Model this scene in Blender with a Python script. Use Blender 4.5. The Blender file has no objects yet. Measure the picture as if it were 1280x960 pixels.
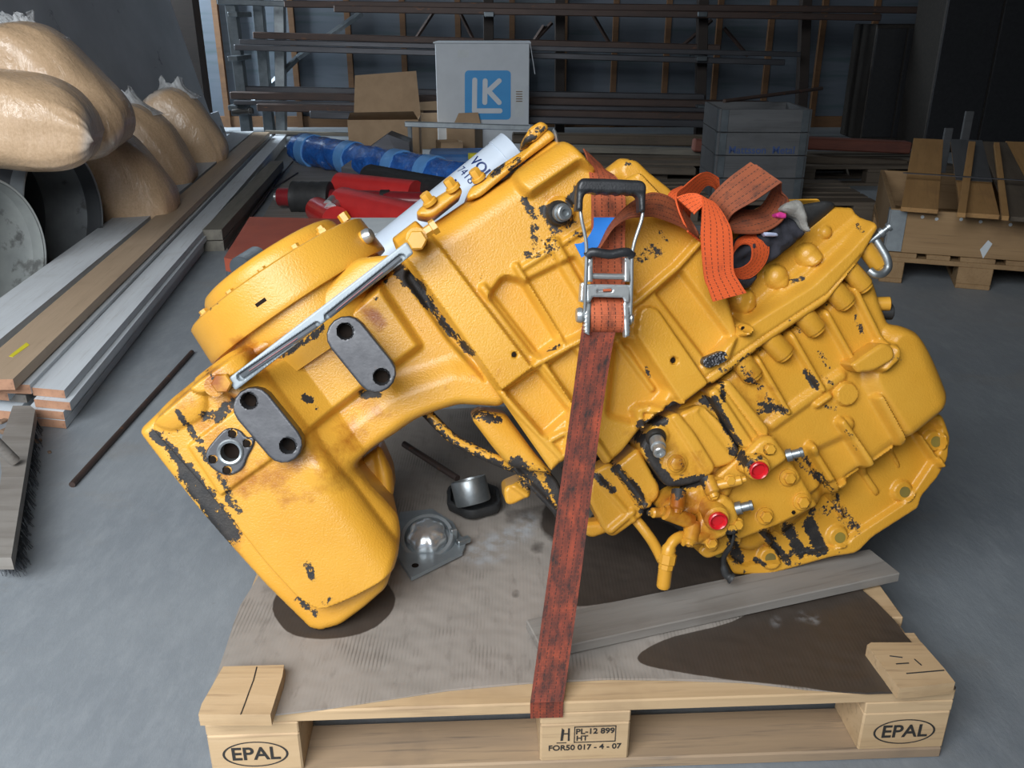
import bpy, bmesh, math, random
import numpy as np
from mathutils import Vector, Matrix, Euler, noise as mnoise
PI = math.pi
random.seed(4)
SC = bpy.context.scene
COL = SC.collection

# ---------------------------------------------------------------- camera
FPX, PITCH, CAMH = 1100.0, math.radians(22.5), 1.1424
cam_d = bpy.data.cameras.new('camera')
cam = bpy.data.objects.new('camera', cam_d)
COL.objects.link(cam)
cam.location = (0, 0, CAMH)
cam.rotation_euler = (PI / 2 - PITCH, 0, 0)
cam_d.sensor_fit = 'HORIZONTAL'
cam_d.sensor_width = 36.0
cam_d.lens = 36.0 * FPX / 1280.0
cam_d.clip_start, cam_d.clip_end = 0.05, 60
SC.camera = cam

# ---------------------------------------------------------------- sky, lights, exposure
w = bpy.data.worlds.new('world'); SC.world = w
w.use_nodes = True
bg = w.node_tree.nodes['Background']
bg.inputs[0].default_value = (0.62, 0.76, 1.0, 1)
bg.inputs[1].default_value = 0.6

def area_light(name, loc, target, sx, sy, power, col):
    d = bpy.data.lights.new(name, 'AREA'); d.shape = 'RECTANGLE'
    d.size, d.size_y, d.energy, d.color = sx, sy, power, col
    o = bpy.data.objects.new(name, d); COL.objects.link(o)
    o.location = loc
    o.rotation_euler = (Vector(target) - Vector(loc)).to_track_quat('-Z', 'Y').to_euler()
    return o
area_light('daylight_door', (-1.3, -2.4, 3.5), (-0.6, 2.6, 0.2), 6.0, 2.8, 620, (0.95, 0.98, 1.0))
area_light('fill_back_left', (-5.3, 9.75, 2.3), (-2.4, 10.4, 0.9), 1.2, 1.4, 650, (0.80, 0.91, 1.0))  # added fill light for the left back wall, no window known there
SC.view_settings.view_transform = 'Standard'
SC.view_settings.look = 'None'
SC.view_settings.exposure = 0.0
SC.view_settings.gamma = 1.0
SC.view_settings.use_curve_mapping = False

# ---------------------------------------------------------------- helpers
V3 = lambda *a: np.array(a, float)
CP, SP = math.cos(PITCH), math.sin(PITCH)
CAMP = V3(0, 0, CAMH)
def ray(px, py):
    a, b = (px - 640) / FPX, -(py - 480) / FPX
    return V3(a, CP + b * SP, -SP + b * CP)
def onz(px, py, z):
    r = ray(px, py); return CAMP + r * ((z - CAMH) / r[2])
def ony(px, py, y):
    r = ray(px, py); return CAMP + r * (y / r[1])
def to_px(P):
    P = np.asarray(P, float) - CAMP
    zc = P[..., 1] * CP - P[..., 2] * SP
    yc = P[..., 1] * SP + P[..., 2] * CP
    return np.stack([640 + FPX * P[..., 0] / zc, 480 - FPX * yc / zc], -1)
def unit(a):
    a = np.asarray(a, float); return a / np.linalg.norm(a)

class Frame:
    def __init__(s, O, u, v):
        s.O, s.u, s.v = np.asarray(O, float), unit(u), unit(v); s.n = np.cross(s.u, s.v)
    def at(s, px, py, w=0.0):          # point of the plane at offset w seen there
        r = ray(px, py); t = ((s.O + s.n * w - CAMP) @ s.n) / (r @ s.n)
        return CAMP + r * t
    def uv(s, px, py, w=0.0):
        d = s.at(px, py, w) - s.O; return V3(d @ s.u, d @ s.v)
    def world(s, uv, w):
        return s.O + np.outer(uv[:, 0], s.u) + np.outer(uv[:, 1], s.v) + np.outer(np.broadcast_to(w, len(uv)), s.n)

def root_of(o):
    while o.parent: o = o.parent
    return o
def root_matrix(o):
    return Matrix.Translation(o.location) @ o.rotation_euler.to_matrix().to_4x4()

def tag(o, label=None, cat=None, group=None, kind=None):
    if label: o['label'] = label
    if cat: o['category'] = cat
    if group: o['group'] = group
    if kind: o['kind'] = kind
    return o
def empty(name, loc, label=None, cat=None, group=None, rz=0.0):
    o = bpy.data.objects.new(name, None); COL.objects.link(o)
    o.location = tuple(float(c) for c in loc); o.rotation_euler = (0, 0, rz); o.empty_display_size = .05
    return tag(o, label, cat, group)

def link(name, V, F, mats, parent=None, smooth=35, mi=None, attrs=None, uvs=None, local=False):
    """V are world coordinates (or root-local when local=True)."""
    V = np.asarray(V, float)
    if not isinstance(mats, (list, tuple)): mats = [mats]
    if attrs is None and not local and mats[0].name.startswith('yellow_paint'):    # paint wear reaches bolts and hoses too
        attrs = {k: paint_field(to_px(V), v) + (.14 if k == 'chip' else .1) for k, v in PAINT.items()}
    me = bpy.data.meshes.new(name)
    o = bpy.data.objects.new(name, me)
    if parent is not None:
        o.parent = parent
        if not local:
            M = np.array(root_matrix(root_of(parent)).inverted())
            V = V @ M[:3, :3].T + M[:3, 3]
    elif not local:
        c = V3((V[:, 0].min() + V[:, 0].max()) / 2, (V[:, 1].min() + V[:, 1].max()) / 2, V[:, 2].min())
        o.location = tuple(c); V = V - c
    me.from_pydata(V.tolist(), [], [list(map(int, f)) for f in F])
    for m in mats: me.materials.append(m)
    if mi is not None: me.polygons.foreach_set('material_index', np.asarray(mi, np.int32))
    if attrs:
        for k, a in attrs.items():
            at = me.attributes.new(k, 'FLOAT', 'POINT'); at.data.foreach_set('value', np.asarray(a, np.float32))
    if uvs is not None:
        l = me.uv_layers.new(name='UVMap')
        vi = np.empty(len(me.loops), np.int32); me.loops.foreach_get('vertex_index', vi)
        l.data.foreach_set('uv', np.asarray(uvs, np.float32)[vi].ravel())
    if smooth:
        me.shade_smooth()
        if smooth < 180: me.set_sharp_from_angle(angle=math.radians(smooth))
    me.update()
    COL.objects.link(o)
    return o

class MB:
    """collects shapes for ONE mesh"""
    def __init__(s): s.v, s.f, s.m, s.uvl = [], [], [], []
    def add(s, V, F, m=0):
        b = len(s.v); s.v += [tuple(map(float, p)) for p in V]
        s.f += [[b + i for i in f] for f in F]; s.m += [m] * len(F); return s
    def box(s, c, size, R=None, bev=0.0, m=0, endm=None):
        bm = bmesh.new(); bmesh.ops.create_cube(bm, size=1.0)
        for q in bm.verts: q.co = Vector((q.co.x * size[0], q.co.y * size[1], q.co.z * size[2]))
        if bev: bmesh.ops.bevel(bm, geom=list(bm.edges), offset=bev, segments=1, affect='EDGES', profile=.5)
        bm.normal_update(); bm.verts.index_update()
        R = np.eye(3) if R is None else np.asarray(R, float)
        V = np.array([q.co[:] for q in bm.verts]) @ R.T + np.asarray(c, float)
        b = len(s.v); s.v += [tuple(p) for p in V]
        for f in bm.faces:
            s.f.append([b + q.index for q in f.verts])
            s.m.append(endm if (endm is not None and abs(f.normal.x) > .8) else m)
        bm.free(); return s
    def prism(s, poly, d, m=0):        # 3D polygon extruded by vector d
        P = np.asarray(poly, float); n = len(P); d = np.asarray(d, float)
        nn = np.zeros(3)
        for i in range(n): nn += np.cross(P[i], P[(i + 1) % n])
        if nn @ d > 0: P = P[::-1]
        F = [list(range(n)), list(range(2 * n - 1, n - 1, -1))]
        F += [[(i + 1) % n, i, n + i, n + (i + 1) % n] for i in range(n)]
        return s.add(np.vstack([P, P + d]), F, m)
    def lathe(s, p0, ax, prof, seg=24, m=0, mod=None, caps=True):
        ax = unit(ax); t = V3(0, 0, 1) if abs(ax[2]) < .9 else V3(1, 0, 0)
        a = unit(np.cross(ax, t)); b = np.cross(ax, a); p0 = np.asarray(p0, float); V = []; F = []
        for (t_, r) in prof:
            for k in range(seg):
                th = 2 * PI * k / seg; rr = max(r, 1e-5) * (mod(th, t_) if mod else 1)
                V.append(p0 + ax * t_ + (a * math.cos(th) + b * math.sin(th)) * rr)
        for i in range(len(prof) - 1):
            for k in range(seg):
                k2 = (k + 1) % seg
                F.append([i * seg + k, i * seg + k2, (i + 1) * seg + k2, (i + 1) * seg + k])
        if caps: F.append(list(range(seg))[::-1]); F.append([(len(prof) - 1) * seg + k for k in range(seg)])
        return s.add(V, F, m)
    def tube(s, pts, r, seg=10, m=0, sx=1.0):
        P = [np.asarray(p, float) for p in pts]; n = len(P)
        R = [r] * n if np.isscalar(r) else list(r); V = []; F = []; a = None
        for i in range(n):
            T = unit(P[min(i + 1, n - 1)] - P[max(i - 1, 0)])
            if a is None:
                t = V3(0, 0, 1) if abs(T[2]) < .9 else V3(1, 0, 0); a = unit(np.cross(T, t))
            else: a = unit(a - T * (a @ T))
            b = np.cross(T, a)
            for k in range(seg):
                th = 2 * PI * k / seg; V.append(P[i] + (a * math.cos(th) + b * math.sin(th) * sx) * R[i])
        for i in range(n - 1):
            for k in range(seg):
                k2 = (k + 1) % seg; F.append([i * seg + k, i * seg + k2, (i + 1) * seg + k2, (i + 1) * seg + k])
        F.append(list(range(seg))[::-1]); F.append([(n - 1) * seg + k for k in range(seg)])
        return s.add(V, F, m)
    def build(s, name, mats, parent=None, smooth=35, local=False, **k):
        return link(name, s.v, s.f, mats, parent, smooth, s.m, local=local, **k)

def catmull(P, n):
    P = np.asarray(P, float); out = []
    for i in range(len(P) - 1):
        a, b, c, d = P[max(i - 1, 0)], P[i], P[i + 1], P[min(i + 2, len(P) - 1)]
        for k in range(n):
            t = k / n
            out.append(.5 * (2 * b + (c - a) * t + (2 * a - 5 * b + 4 * c - d) * t * t + (3 * b - a - 3 * c + d) * t ** 3))
    out.append(P[-1]); return np.array(out)

def ribbon(mb_or_none, A, B, n=8, th=.003, cross=3):
    """solid band between the two edge curves A and B: returns V, F, UV"""
    A, B = catmull(A, n), catmull(B, n); N = len(A); V = []; U = []; L = 0
    Nn = []
    for i in range(N):
        T = (A[min(i + 1, N - 1)] + B[min(i + 1, N - 1)] - A[max(i - 1, 0)] - B[max(i - 1, 0)])
        q = np.cross(T, B[i] - A[i]); l = np.linalg.norm(q); Nn.append(q / l if l > 1e-9 else (Nn[-1] if Nn else V3(0, 0, 1)))
    for i in range(N):
        if i: L += np.linalg.norm((A[i] + B[i] - A[i - 1] - B[i - 1]) / 2)
        for s_ in (.5, -.5):
            for k in range(cross + 1):
                t = k / cross; V.append(A[i] * (1 - t) + B[i] * t + Nn[i] * th * s_); U.append((t, L))
    c = cross + 1; F = []
    for i in range(N - 1):
        a, b = i * 2 * c, (i + 1) * 2 * c
        for k in range(cross):
            F.append([a + k, a + k + 1, b + k + 1, b + k]); F.append([a + c + k + 1, a + c + k, b + c + k, b + c + k + 1])
        F.append([a + c, a, b, b + c]); F.append([a + cross, a + c + cross, b + c + cross, b + cross])
    for a, fl in ((0, 0), ((N - 1) * 2 * c, 1)):
        for k in range(cross):
            f = [a + k, a + c + k, a + c + k + 1, a + k + 1]; F.append(f[::-1] if fl else f)
    return V, F, U

# ---------------------------------------------------------------- heightfield castings
def round_poly(P, r):
    """P: list of (uv, radius or None)"""
    out = []; n = len(P)
    for i in range(n):
        p = P[i][0]; a = P[i - 1][0]; b = P[(i + 1) % n][0]
        rr = r if P[i][1] is None else P[i][1]
        la, lb = np.linalg.norm(a - p), np.linalg.norm(b - p)
        da, db = min(rr, .48 * la), min(rr, .48 * lb)
        if rr <= 0 or da < 1e-6 or db < 1e-6: out.append(p); continue
        q0, q1 = p + (a - p) / la * da, p + (b - p) / lb * db
        for k in range(6):
            t = k / 5; out.append(q0 * (1 - t) ** 2 + 2 * p * t * (1 - t) + q1 * t * t)
    return np.array(out)
def poly_sdf(P, poly):
    """positive inside; also nearest boundary point"""
    best = np.full(len(P), 1e9); near = np.zeros_like(P); ins = np.zeros(len(P), bool); n = len(poly)
    for i in range(n):
        a, b = poly[i], poly[(i + 1) % n]; e = b - a; L = e @ e
        if L < 1e-14: continue
        t = np.clip(((P - a) @ e) / L, 0, 1); q = a + t[:, None] * e; d = ((P - q) ** 2).sum(1)
        m = d < best; best[m] = d[m]; near[m] = q[m]
        if abs(e[1]) > 1e-12:
            c = ((a[1] > P[:, 1]) != (b[1] > P[:, 1])) & (P[:, 0] < e[0] * (P[:, 1] - a[1]) / e[1] + a[0]); ins ^= c
    d = np.sqrt(best); return np.where(ins, d, -d), near
def line_dist(P, pts):
    best = np.full(len(P), 1e9)
    if len(pts) == 1: return np.sqrt(((P - pts[0]) ** 2).sum(1))
    for a, b in zip(pts[:-1], pts[1:]):
        e = b - a; t = np.clip(((P - a) @ e) / max(e @ e, 1e-12), 0, 1)
        best = np.minimum(best, ((P - a - t[:, None] * e) ** 2).sum(1))
    return np.sqrt(best)
def sstep(x): x = np.clip(x, 0, 1); return x * x * (3 - 2 * x)

def closed(P, n=6):
    P = [np.array(p, float) for p in P]; k = len(P)
    return catmull(P[-2:] + P + P[:3], n)[2 * n:(k + 2) * n]
def paint_field(px, items):
    val = np.zeros(len(px))
    for it in items:
        if it[0] == 'poly':
            d, _ = poly_sdf(px, closed(it[1])); val = np.maximum(val, it[3] * sstep(.5 + d / it[2]))
        else:
            pts, hw, dn = it; d = line_dist(px, np.array(pts, float))
            val = np.maximum(val, dn * sstep(1.12 - .56 * d / hw))
    return val

def relief(fr, name, outline, w0, feats, back, mats, parent=None, step=.0026, edge=(.012, .012), rad=.01,
           paint=None, shrink=1.0, zmin=None, smooth=50, tilt=None, cap=True, wob=None):
    """casting whose front face is a height field over a traced outline in plane fr; real side walls down to `back`"""
    poly = round_poly([(fr.uv(o[0], o[1], w0), o[2] if len(o) > 2 else None) for o in outline], rad)
    lo, hi = poly.min(0) - step, poly.max(0) + step
    nx, ny = int((hi[0] - lo[0]) / step) + 2, int((hi[1] - lo[1]) / step) + 2
    gx, gy = np.meshgrid(lo[0] + step * np.arange(nx), lo[1] + step * np.arange(ny))
    P = np.stack([gx.ravel(), gy.ravel()], 1)
    cx = P.reshape(ny, nx, 2)[:-1, :-1].reshape(-1, 2) + step / 2
    cin = poly_sdf(cx, poly)[0] > 0
    ii = np.arange(ny * nx).reshape(ny, nx)
    cells = np.stack([ii[:-1, :-1], ii[:-1, 1:], ii[1:, 1:], ii[1:, :-1]], -1).reshape(-1, 4)[cin]
    used = np.unique(cells); remap = np.full(ny * nx, -1); remap[used] = np.arange(len(used))
    P = P[used]; cells = remap[cells]
    E = np.concatenate([cells[:, [0, 1]], cells[:, [1, 2]], cells[:, [2, 3]], cells[:, [3, 0]]])
    key = E.min(1).astype(np.int64) * len(P) + E.max(1)
    uq, inv, cnt = np.unique(key, return_inverse=True, return_counts=True)
    BE = E[cnt[inv] == 1]
    d, near = poly_sdf(P, poly)
    bv = np.unique(BE); P[bv] = near[bv]; d[bv] = 0
    H = np.full(len(P), float(w0))
    U = lambda pts: np.array([fr.uv(p[0], p[1], w0) for p in pts])
    pos = np.zeros(len(P))
    for f in feats:
        k = f[0]
        if k == 'rib':                       # pts, width, height, soft
            q = line_dist(P, U(f[1])); v_ = f[3] * sstep((f[2] / 2 - q) / f[4] + .5)
            if f[3] > 0: pos = np.maximum(pos, v_)
            else: H += v_
        elif k == 'boss':                    # pt, radius, height, soft
            q = line_dist(P, U([f[1]])); pos = np.maximum(pos, f[3] * sstep((f[2] - q) / f[4] + .5))
        elif k == 'dome':
            q = line_dist(P, U(f[1])); pos = np.maximum(pos, f[3] * np.sqrt(np.clip(1 - (q / f[2]) ** 2, 0, 1)))
        elif k == 'poly':                    # pts, height, soft, rounding
            q = poly_sdf(P, round_poly([(x, None) for x in U(f[1])], f[4]))[0]; H += f[2] * sstep(q / f[3] + .5)
        elif k == 'hole':                    # pt, radius, depth
            q = line_dist(P, np.array([fr.uv(f[1][0], f[1][1], f[4] if len(f) > 4 else w0)])); H -= f[3] * sstep((f[2] - q) / (step * 1.5) + .5)
        elif k == 'fall':                    # line a-b, falls away to the side of c, width, drop
            a, b, c = U(f[1]); e = unit(b - a); nn = V3(-e[1], e[0])
            if (c - a) @ nn < 0: nn = -nn
            q = (P - a) @ nn; x = np.clip(1 - q / f[2], 0, 1.8); H -= f[3] * np.where(x < 1, 1 - np.sqrt(1 - np.minimum(x, 1) ** 2), 1 + (x - 1) * .9)
        elif k == 'cyl':                     # axis a-b, radius, axis height, keep inside polygon
            a, b = U(f[1]); e = unit(b - a); q = np.abs((P - a) @ V3(-e[1], e[0]))
            h = f[3] + np.sqrt(np.clip(f[2] ** 2 - q ** 2, 0, None)); t = (P - a) @ e
            ok = (q < f[2]) & (t > 0) & (t < np.linalg.norm(b - a)); H = np.where(ok, np.maximum(H, h), H)
        elif k == 'noise':
            H += f[2] * np.array([mnoise.noise((p[0] * f[1], p[1] * f[1], f[3])) for p in P])
    r, dr = edge
    if r: x = np.clip(1 - d / r, 0, 1); H -= dr * (1 - np.sqrt(1 - x * x))
    H += pos
    W = fr.world(P, H)
    if zmin is not None: W[:, 2] = np.maximum(W[:, 2], zmin)
    attrs = {}
    if paint:
        pxs = to_px(W)
        for kk, items in paint.items(): attrs[kk] = paint_field(pxs, items)
    # side walls
    nb = len(P); idx = np.full(nb, -1); idx[bv] = np.arange(len(bv))
    c = P.mean(0); Pb = c + (P[bv] - c) * shrink
    Wf = W[bv]; Wb = fr.world(Pb, back)
    if zmin is not None: Wb[:, 2] = np.maximum(Wb[:, 2], zmin)
    V = np.vstack([W, Wf, Wb]); n1 = nb; n2 = nb + len(bv)
    F = cells.tolist()
    nxt = {}
    for a, b in BE:
        F.append([n1 + idx[b], n1 + idx[a], n2 + idx[a], n2 + idx[b]]); nxt[a] = b
    if cap:
        seen = set()
        for st in nxt:
            if st in seen: continue
            lp = []; q = st
            while q not in seen and q in nxt: seen.add(q); lp.append(n2 + idx[q]); q = nxt[q]
            if len(lp) > 2: F.append(lp[::-1])
    for kk in attrs: attrs[kk] = np.concatenate([attrs[kk], attrs[kk][bv], attrs[kk][bv] * .6])
    return link(name, V, F, mats, parent, smooth, attrs=attrs or None)

def text_obj(body, size, O, xd, yd, mt, parent, name='lettering', th=.0006, align='CENTER', wrap=None, bold=0.0):
    cu = bpy.data.curves.new('t', 'FONT'); cu.body = body; cu.size = size; cu.align_x = align; cu.align_y = 'CENTER'
    cu.extrude = 0 if wrap else th / 2; cu.offset = bold
    to = bpy.data.objects.new('t', cu); me = bpy.data.meshes.new_from_object(to)
    V = np.array([v.co[:] for v in me.vertices]); F = [list(p.vertices) for p in me.polygons]
    bpy.data.objects.remove(to); bpy.data.meshes.remove(me)
    xd, yd = unit(xd), unit(yd); n = np.cross(xd, yd); O = np.asarray(O, float)
    if wrap: W = np.array([wrap(p[0], p[1]) for p in V])
    else: W = O + np.outer(V[:, 0], xd) + np.outer(V[:, 1], yd) + np.outer(V[:, 2] + th / 2, n)
    return link(name, W, F, mt, parent, 0)

# ---------------------------------------------------------------- materials
def new_mat(name):
    m = bpy.data.materials.new(name); m.use_nodes = True
    nt = m.node_tree; return m, nt, nt.nodes['Principled BSDF'], nt.nodes, nt.links
def noise_node(nt, scale, detail=5, rough=.6, coord='Object', stretch=None, dist=0):
    tc = nt.nodes.new('ShaderNodeTexCoord'); n = nt.nodes.new('ShaderNodeTexNoise')
    n.inputs['Scale'].default_value = scale; n.inputs['Detail'].default_value = detail
    n.inputs['Roughness'].default_value = rough; n.inputs['Distortion'].default_value = dist
    if stretch:
        mp = nt.nodes.new('ShaderNodeMapping'); mp.inputs['Scale'].default_value = stretch
        nt.links.new(tc.outputs[coord], mp.inputs[0]); nt.links.new(mp.outputs[0], n.inputs['Vector'])
    else: nt.links.new(tc.outputs[coord], n.inputs['Vector'])
    return n.outputs['Fac']
def ramp(nt, fac, a, b, lo=.3, hi=.7):
    r = nt.nodes.new('ShaderNodeValToRGB'); e = r.color_ramp.elements
    e[0].position, e[1].position = lo, hi; e[0].color = (*a, 1); e[1].color = (*b, 1)
    nt.links.new(fac, r.inputs[0]); return r.outputs[0]
def mixc(nt, fac, a, b):
    m = nt.nodes.new('ShaderNodeMix'); m.data_type = 'RGBA'
    for s, v in ((m.inputs[0], fac), (m.inputs[6], a), (m.inputs[7], b)):
        if isinstance(v, (int, float)): s.default_value = v
        elif isinstance(v, tuple): s.default_value = (*v, 1)
        else: nt.links.new(v, s)
    return m.outputs[2]
def maths(nt, op, a, b=None, c=None, clamp=False):
    m = nt.nodes.new('ShaderNodeMath'); m.operation = op; m.use_clamp = clamp
    for s, v in zip(m.inputs, (a, b, c)):
        if v is None: continue
        if isinstance(v, (int, float)): s.default_value = v
        else: nt.links.new(v, s)
    return m.outputs[0]
def bumpn(nt, fac, strength, dist=.01):
    b = nt.nodes.new('ShaderNodeBump'); b.inputs['Strength'].default_value = strength; b.inputs['Distance'].default_value = dist
    nt.links.new(fac, b.inputs['Height']); return b.outputs[0]
def attr(nt, name):
    a = nt.nodes.new('ShaderNodeAttribute'); a.attribute_name = name; return a.outputs['Fac']
def mat(name, c1, c2=None, rough=.6, metal=0.0, scale=8, lo=.3, hi=.7, bump=0.0, bscale=80, stretch=None, detail=5,
        coat=0.0, spec=.5, bdist=.004, c3=None, scale3=30, th3=.62, trans=0.0, alpha=1.0):
    m, nt, bs, N, L = new_mat(name)
    c2 = c2 or tuple(x * .8 for x in c1)
    col = ramp(nt, noise_node(nt, scale, detail, stretch=stretch), c1, c2, lo, hi)
    if c3:
        col = mixc(nt, ramp(nt, noise_node(nt, scale3, 6, .65, stretch=stretch), (0, 0, 0), (1, 1, 1), th3, th3 + .06), col, c3)
    L.new(col, bs.inputs['Base Color'])
    bs.inputs['Roughness'].default_value = rough; bs.inputs['Metallic'].default_value = metal
    bs.inputs['Coat Weight'].default_value = coat; bs.inputs['Coat Roughness'].default_value = .15
    bs.inputs['Specular IOR Level'].default_value = spec
    bs.inputs['Transmission Weight'].default_value = trans; bs.inputs['Alpha'].default_value = alpha
    if bump: L.new(bumpn(nt, noise_node(nt, bscale, 4, stretch=stretch), bump, bdist), bs.inputs['Normal'])
    return m
def yellow_paint(name, cast=.8, dull=0.0):
    m, nt, bs, N, L = new_mat(name)
    base = ramp(nt, noise_node(nt, 5, 4), (.67, .345, .042), (.60, .285, .026), .35, .7)
    rn = noise_node(nt, 26, 6, .65)
    rust = maths(nt, 'SUBTRACT', maths(nt, 'ADD', maths(nt, 'MULTIPLY', attr(nt, 'rust'), .9), rn), .72)
    rust = maths(nt, 'MULTIPLY', rust, 2.6, clamp=True)
    col = mixc(nt, rust, base, (.30, .085, .008))
    n1 = noise_node(nt, 62, 9, .72); n2 = noise_node(nt, 230, 4, .6)
    nn = maths(nt, 'ADD', maths(nt, 'MULTIPLY', n1, .68), maths(nt, 'MULTIPLY', n2, .32))
    ch = maths(nt, 'ADD', maths(nt, 'MULTIPLY', attr(nt, 'chip'), .62), maths(nt, 'MULTIPLY', maths(nt, 'SUBTRACT', nn, .5), 1.7))
    ch = maths(nt, 'MULTIPLY', maths(nt, 'SUBTRACT', ch, .36), 22, clamp=True)
    dark = ramp(nt, noise_node(nt, 40, 5), (.010, .010, .011), (.035, .030, .026))
    col = mixc(nt, ch, col, dark)
    L.new(col, bs.inputs['Base Color'])
    rg = maths(nt, 'ADD', maths(nt, 'MULTIPLY', ch, .3), .30 + dull)
    L.new(rg, bs.inputs['Roughness'])
    b1 = maths(nt, 'ADD', maths(nt, 'MULTIPLY', noise_node(nt, 290, 3), cast), maths(nt, 'MULTIPLY', ch, -.6))
    L.new(bumpn(nt, b1, .45, .0022), bs.inputs['Normal'])
    return m
M = {}
M['yellow'] = yellow_paint('yellow_paint')
M['yellow_smooth'] = yellow_paint('yellow_paint_smooth', .12)
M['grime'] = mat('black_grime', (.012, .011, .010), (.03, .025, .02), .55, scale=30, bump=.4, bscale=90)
M['bare_iron'] = mat('bare_iron', (.13, .13, .135), (.075, .075, .08), .42, .75, scale=18, bump=.06, bscale=120, c3=(.16, .10, .06), scale3=22, th3=.66)
M['hole'] = mat('bore_dark', (.007, .006, .005), (.02, .012, .008), .8, 0, scale=40, spec=.1)
M['steel'] = mat('zinc_steel', (.52, .54, .54), (.38, .40, .40), .33, .7, scale=20, bump=.05, bscale=200)
M['zinc_dull'] = mat('dull_zinc', (.36, .39, .40), (.24, .26, .27), .42, .8, scale=25, bump=.08, bscale=150)
M['chrome'] = mat('polished_steel', (.70, .73, .74), (.58, .60, .60), .26, .75, scale=12)
M['alu'] = mat('pale_aluminium', (.33, .375, .40), (.28, .32, .345), .45, .2, scale=25)
M['sight'] = mat('sight_glass', (.06, .065, .07), (.14, .15, .16), .12, 0, scale=14, stretch=(1, 1, 1), coat=.6)
M['redline'] = mat('red_indicator', (.22, .02, .03), (.16, .02, .03), .3, 0)
M['hole_yellow'] = mat('dull_yellow_bore', (.30, .22, .03), (.14, .11, .03), .6)
M['red_cap'] = mat('red_plastic', (.62, .012, .018), (.5, .008, .014), .28, 0, coat=.3)
M['black_plastic'] = mat('black_plastic', (.018, .019, .021), (.028, .029, .032), .38, 0, scale=40, bump=.15, bscale=300)
M['black_rubber'] = mat('black_rubber', (.016, .017, .018), (.03, .03, .03), .55, scale=30, bump=.2, bscale=120)
M['blue_label'] = mat('blue_label', (.015, .19, .62), (.012, .16, .55), .5)
M['rag'] = mat('black_cloth', (.016, .016, .022), (.03, .03, .04), .9, scale=30, bump=.5, bscale=140)
M['rag_grey'] = mat('grey_cloth', (.33, .32, .29), (.22, .21, .19), .9, scale=30, bump=.5, bscale=140)
M['rag_pink'] = mat('pink_cloth', (.55, .03, .22), (.45, .02, .18), .9)
M['rag_pale'] = mat('pale_stripe_cloth', (.42, .47, .62), (.35, .4, .55), .9)

def strap_mat(name, c1, c2, dirt):
    m, nt, bs, N, L = new_mat(name)
    uv = N.new('ShaderNodeUVMap'); sp = N.new('ShaderNodeSeparateXYZ'); L.new(uv.outputs[0], sp.inputs[0])
    col = ramp(nt, noise_node(nt, 14, 5, stretch=(1, 1, 1)), c1, c2, .35, .65)
    # woven stitch dashes: four rows along, broken across
    a = maths(nt, 'FRACT', maths(nt, 'MULTIPLY', sp.outputs[0], 5.0))
    row = maths(nt, 'LESS_THAN', maths(nt, 'ABSOLUTE', maths(nt, 'SUBTRACT', a, .5)), .07)
    d = maths(nt, 'LESS_THAN', maths(nt, 'FRACT', maths(nt, 'MULTIPLY', sp.outputs[1], 150)), .62)
    dash = maths(nt, 'MULTIPLY', row, d)
    col = mixc(nt, maths(nt, 'MULTIPLY', dash, .8), col, (.035, .012, .006))
    mp = N.new('ShaderNodeMapping'); mp.inputs['Scale'].default_value = (1.2, 9, 1); L.new(uv.outputs[0], mp.inputs[0])
    n = N.new('ShaderNodeTexNoise'); n.inputs['Scale'].default_value = 2.2; n.inputs['Detail'].default_value = 7; n.inputs['Roughness'].default_value = .7
    L.new(mp.outputs[0], n.inputs['Vector'])
    dr = ramp(nt, n.outputs['Fac'], (0, 0, 0), (1, 1, 1), .62 - dirt * .35, .82 - dirt * .2)
    col = mixc(nt, dr, col, (.022, .014, .012))
    L.new(col, bs.inputs['Base Color']); bs.inputs['Roughness'].default_value = .75
    wv = maths(nt, 'SINE', maths(nt, 'MULTIPLY', sp.outputs[1], 2600))
    L.new(bumpn(nt, wv, .35, .0006), bs.inputs['Normal'])
    return m
M['strap_dirty'] = strap_mat('webbing_dirty', (.25, .042, .02), (.42, .07, .025), .85)
M['strap_mid'] = strap_mat('webbing_used', (.42, .085, .03), (.55, .13, .05), .42)
M['strap_bright'] = strap_mat('webbing_orange', (.72, .105, .018), (.6, .085, .016), .12)
M['strap_brown'] = strap_mat('webbing_brown', (.30, .075, .025), (.2, .05, .02), .35)

def wood(name, c1, c2, c3, rough=.7, knots=.6, ls=1.0):
    m, nt, bs, N, L = new_mat(name)
    g = noise_node(nt, 16 * ls, 7, .62, stretch=(.09, 1, 1), dist=.6)
    col = ramp(nt, g, c1, c2, .33, .68)
    f = noise_node(nt, 90 * ls, 4, .6, stretch=(.05, 1, 1))
    col = mixc(nt, ramp(nt, f, (0, 0, 0), (knots, knots, knots), .55, .72), col, c3)
    big = noise_node(nt, 5, 4)
    col = mixc(nt, ramp(nt, big, (0, 0, 0), (.45, .45, .45), .55, .75), col, c3)
    L.new(col, bs.inputs['Base Color']); bs.inputs['Roughness'].default_value = rough
    L.new(bumpn(nt, f, .25, .002), bs.inputs['Normal']); return m
M['pallet_new'] = wood('pale_pine', (.57, .405, .235), (.46, .31, .165), (.28, .18, .10))
M['pallet_old'] = wood('weathered_pine', (.40, .28, .17), (.28, .20, .13), (.09, .075, .065))
M['plank_grey'] = wood('grey_plank', (.27, .25, .225), (.19, .17, .15), (.13, .11, .09))
M['plank_grey2'] = wood('grey_beam', (.20, .185, .15), (.13, .12, .10), (.075, .07, .06))
M['white_paint'] = wood('white_painted_plank', (.62, .66, .69), (.54, .57, .60), (.40, .40, .39), .6)
M['raw_end'] = wood('raw_plank_end', (.46, .25, .15), (.34, .18, .11), (.2, .1, .06))
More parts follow.
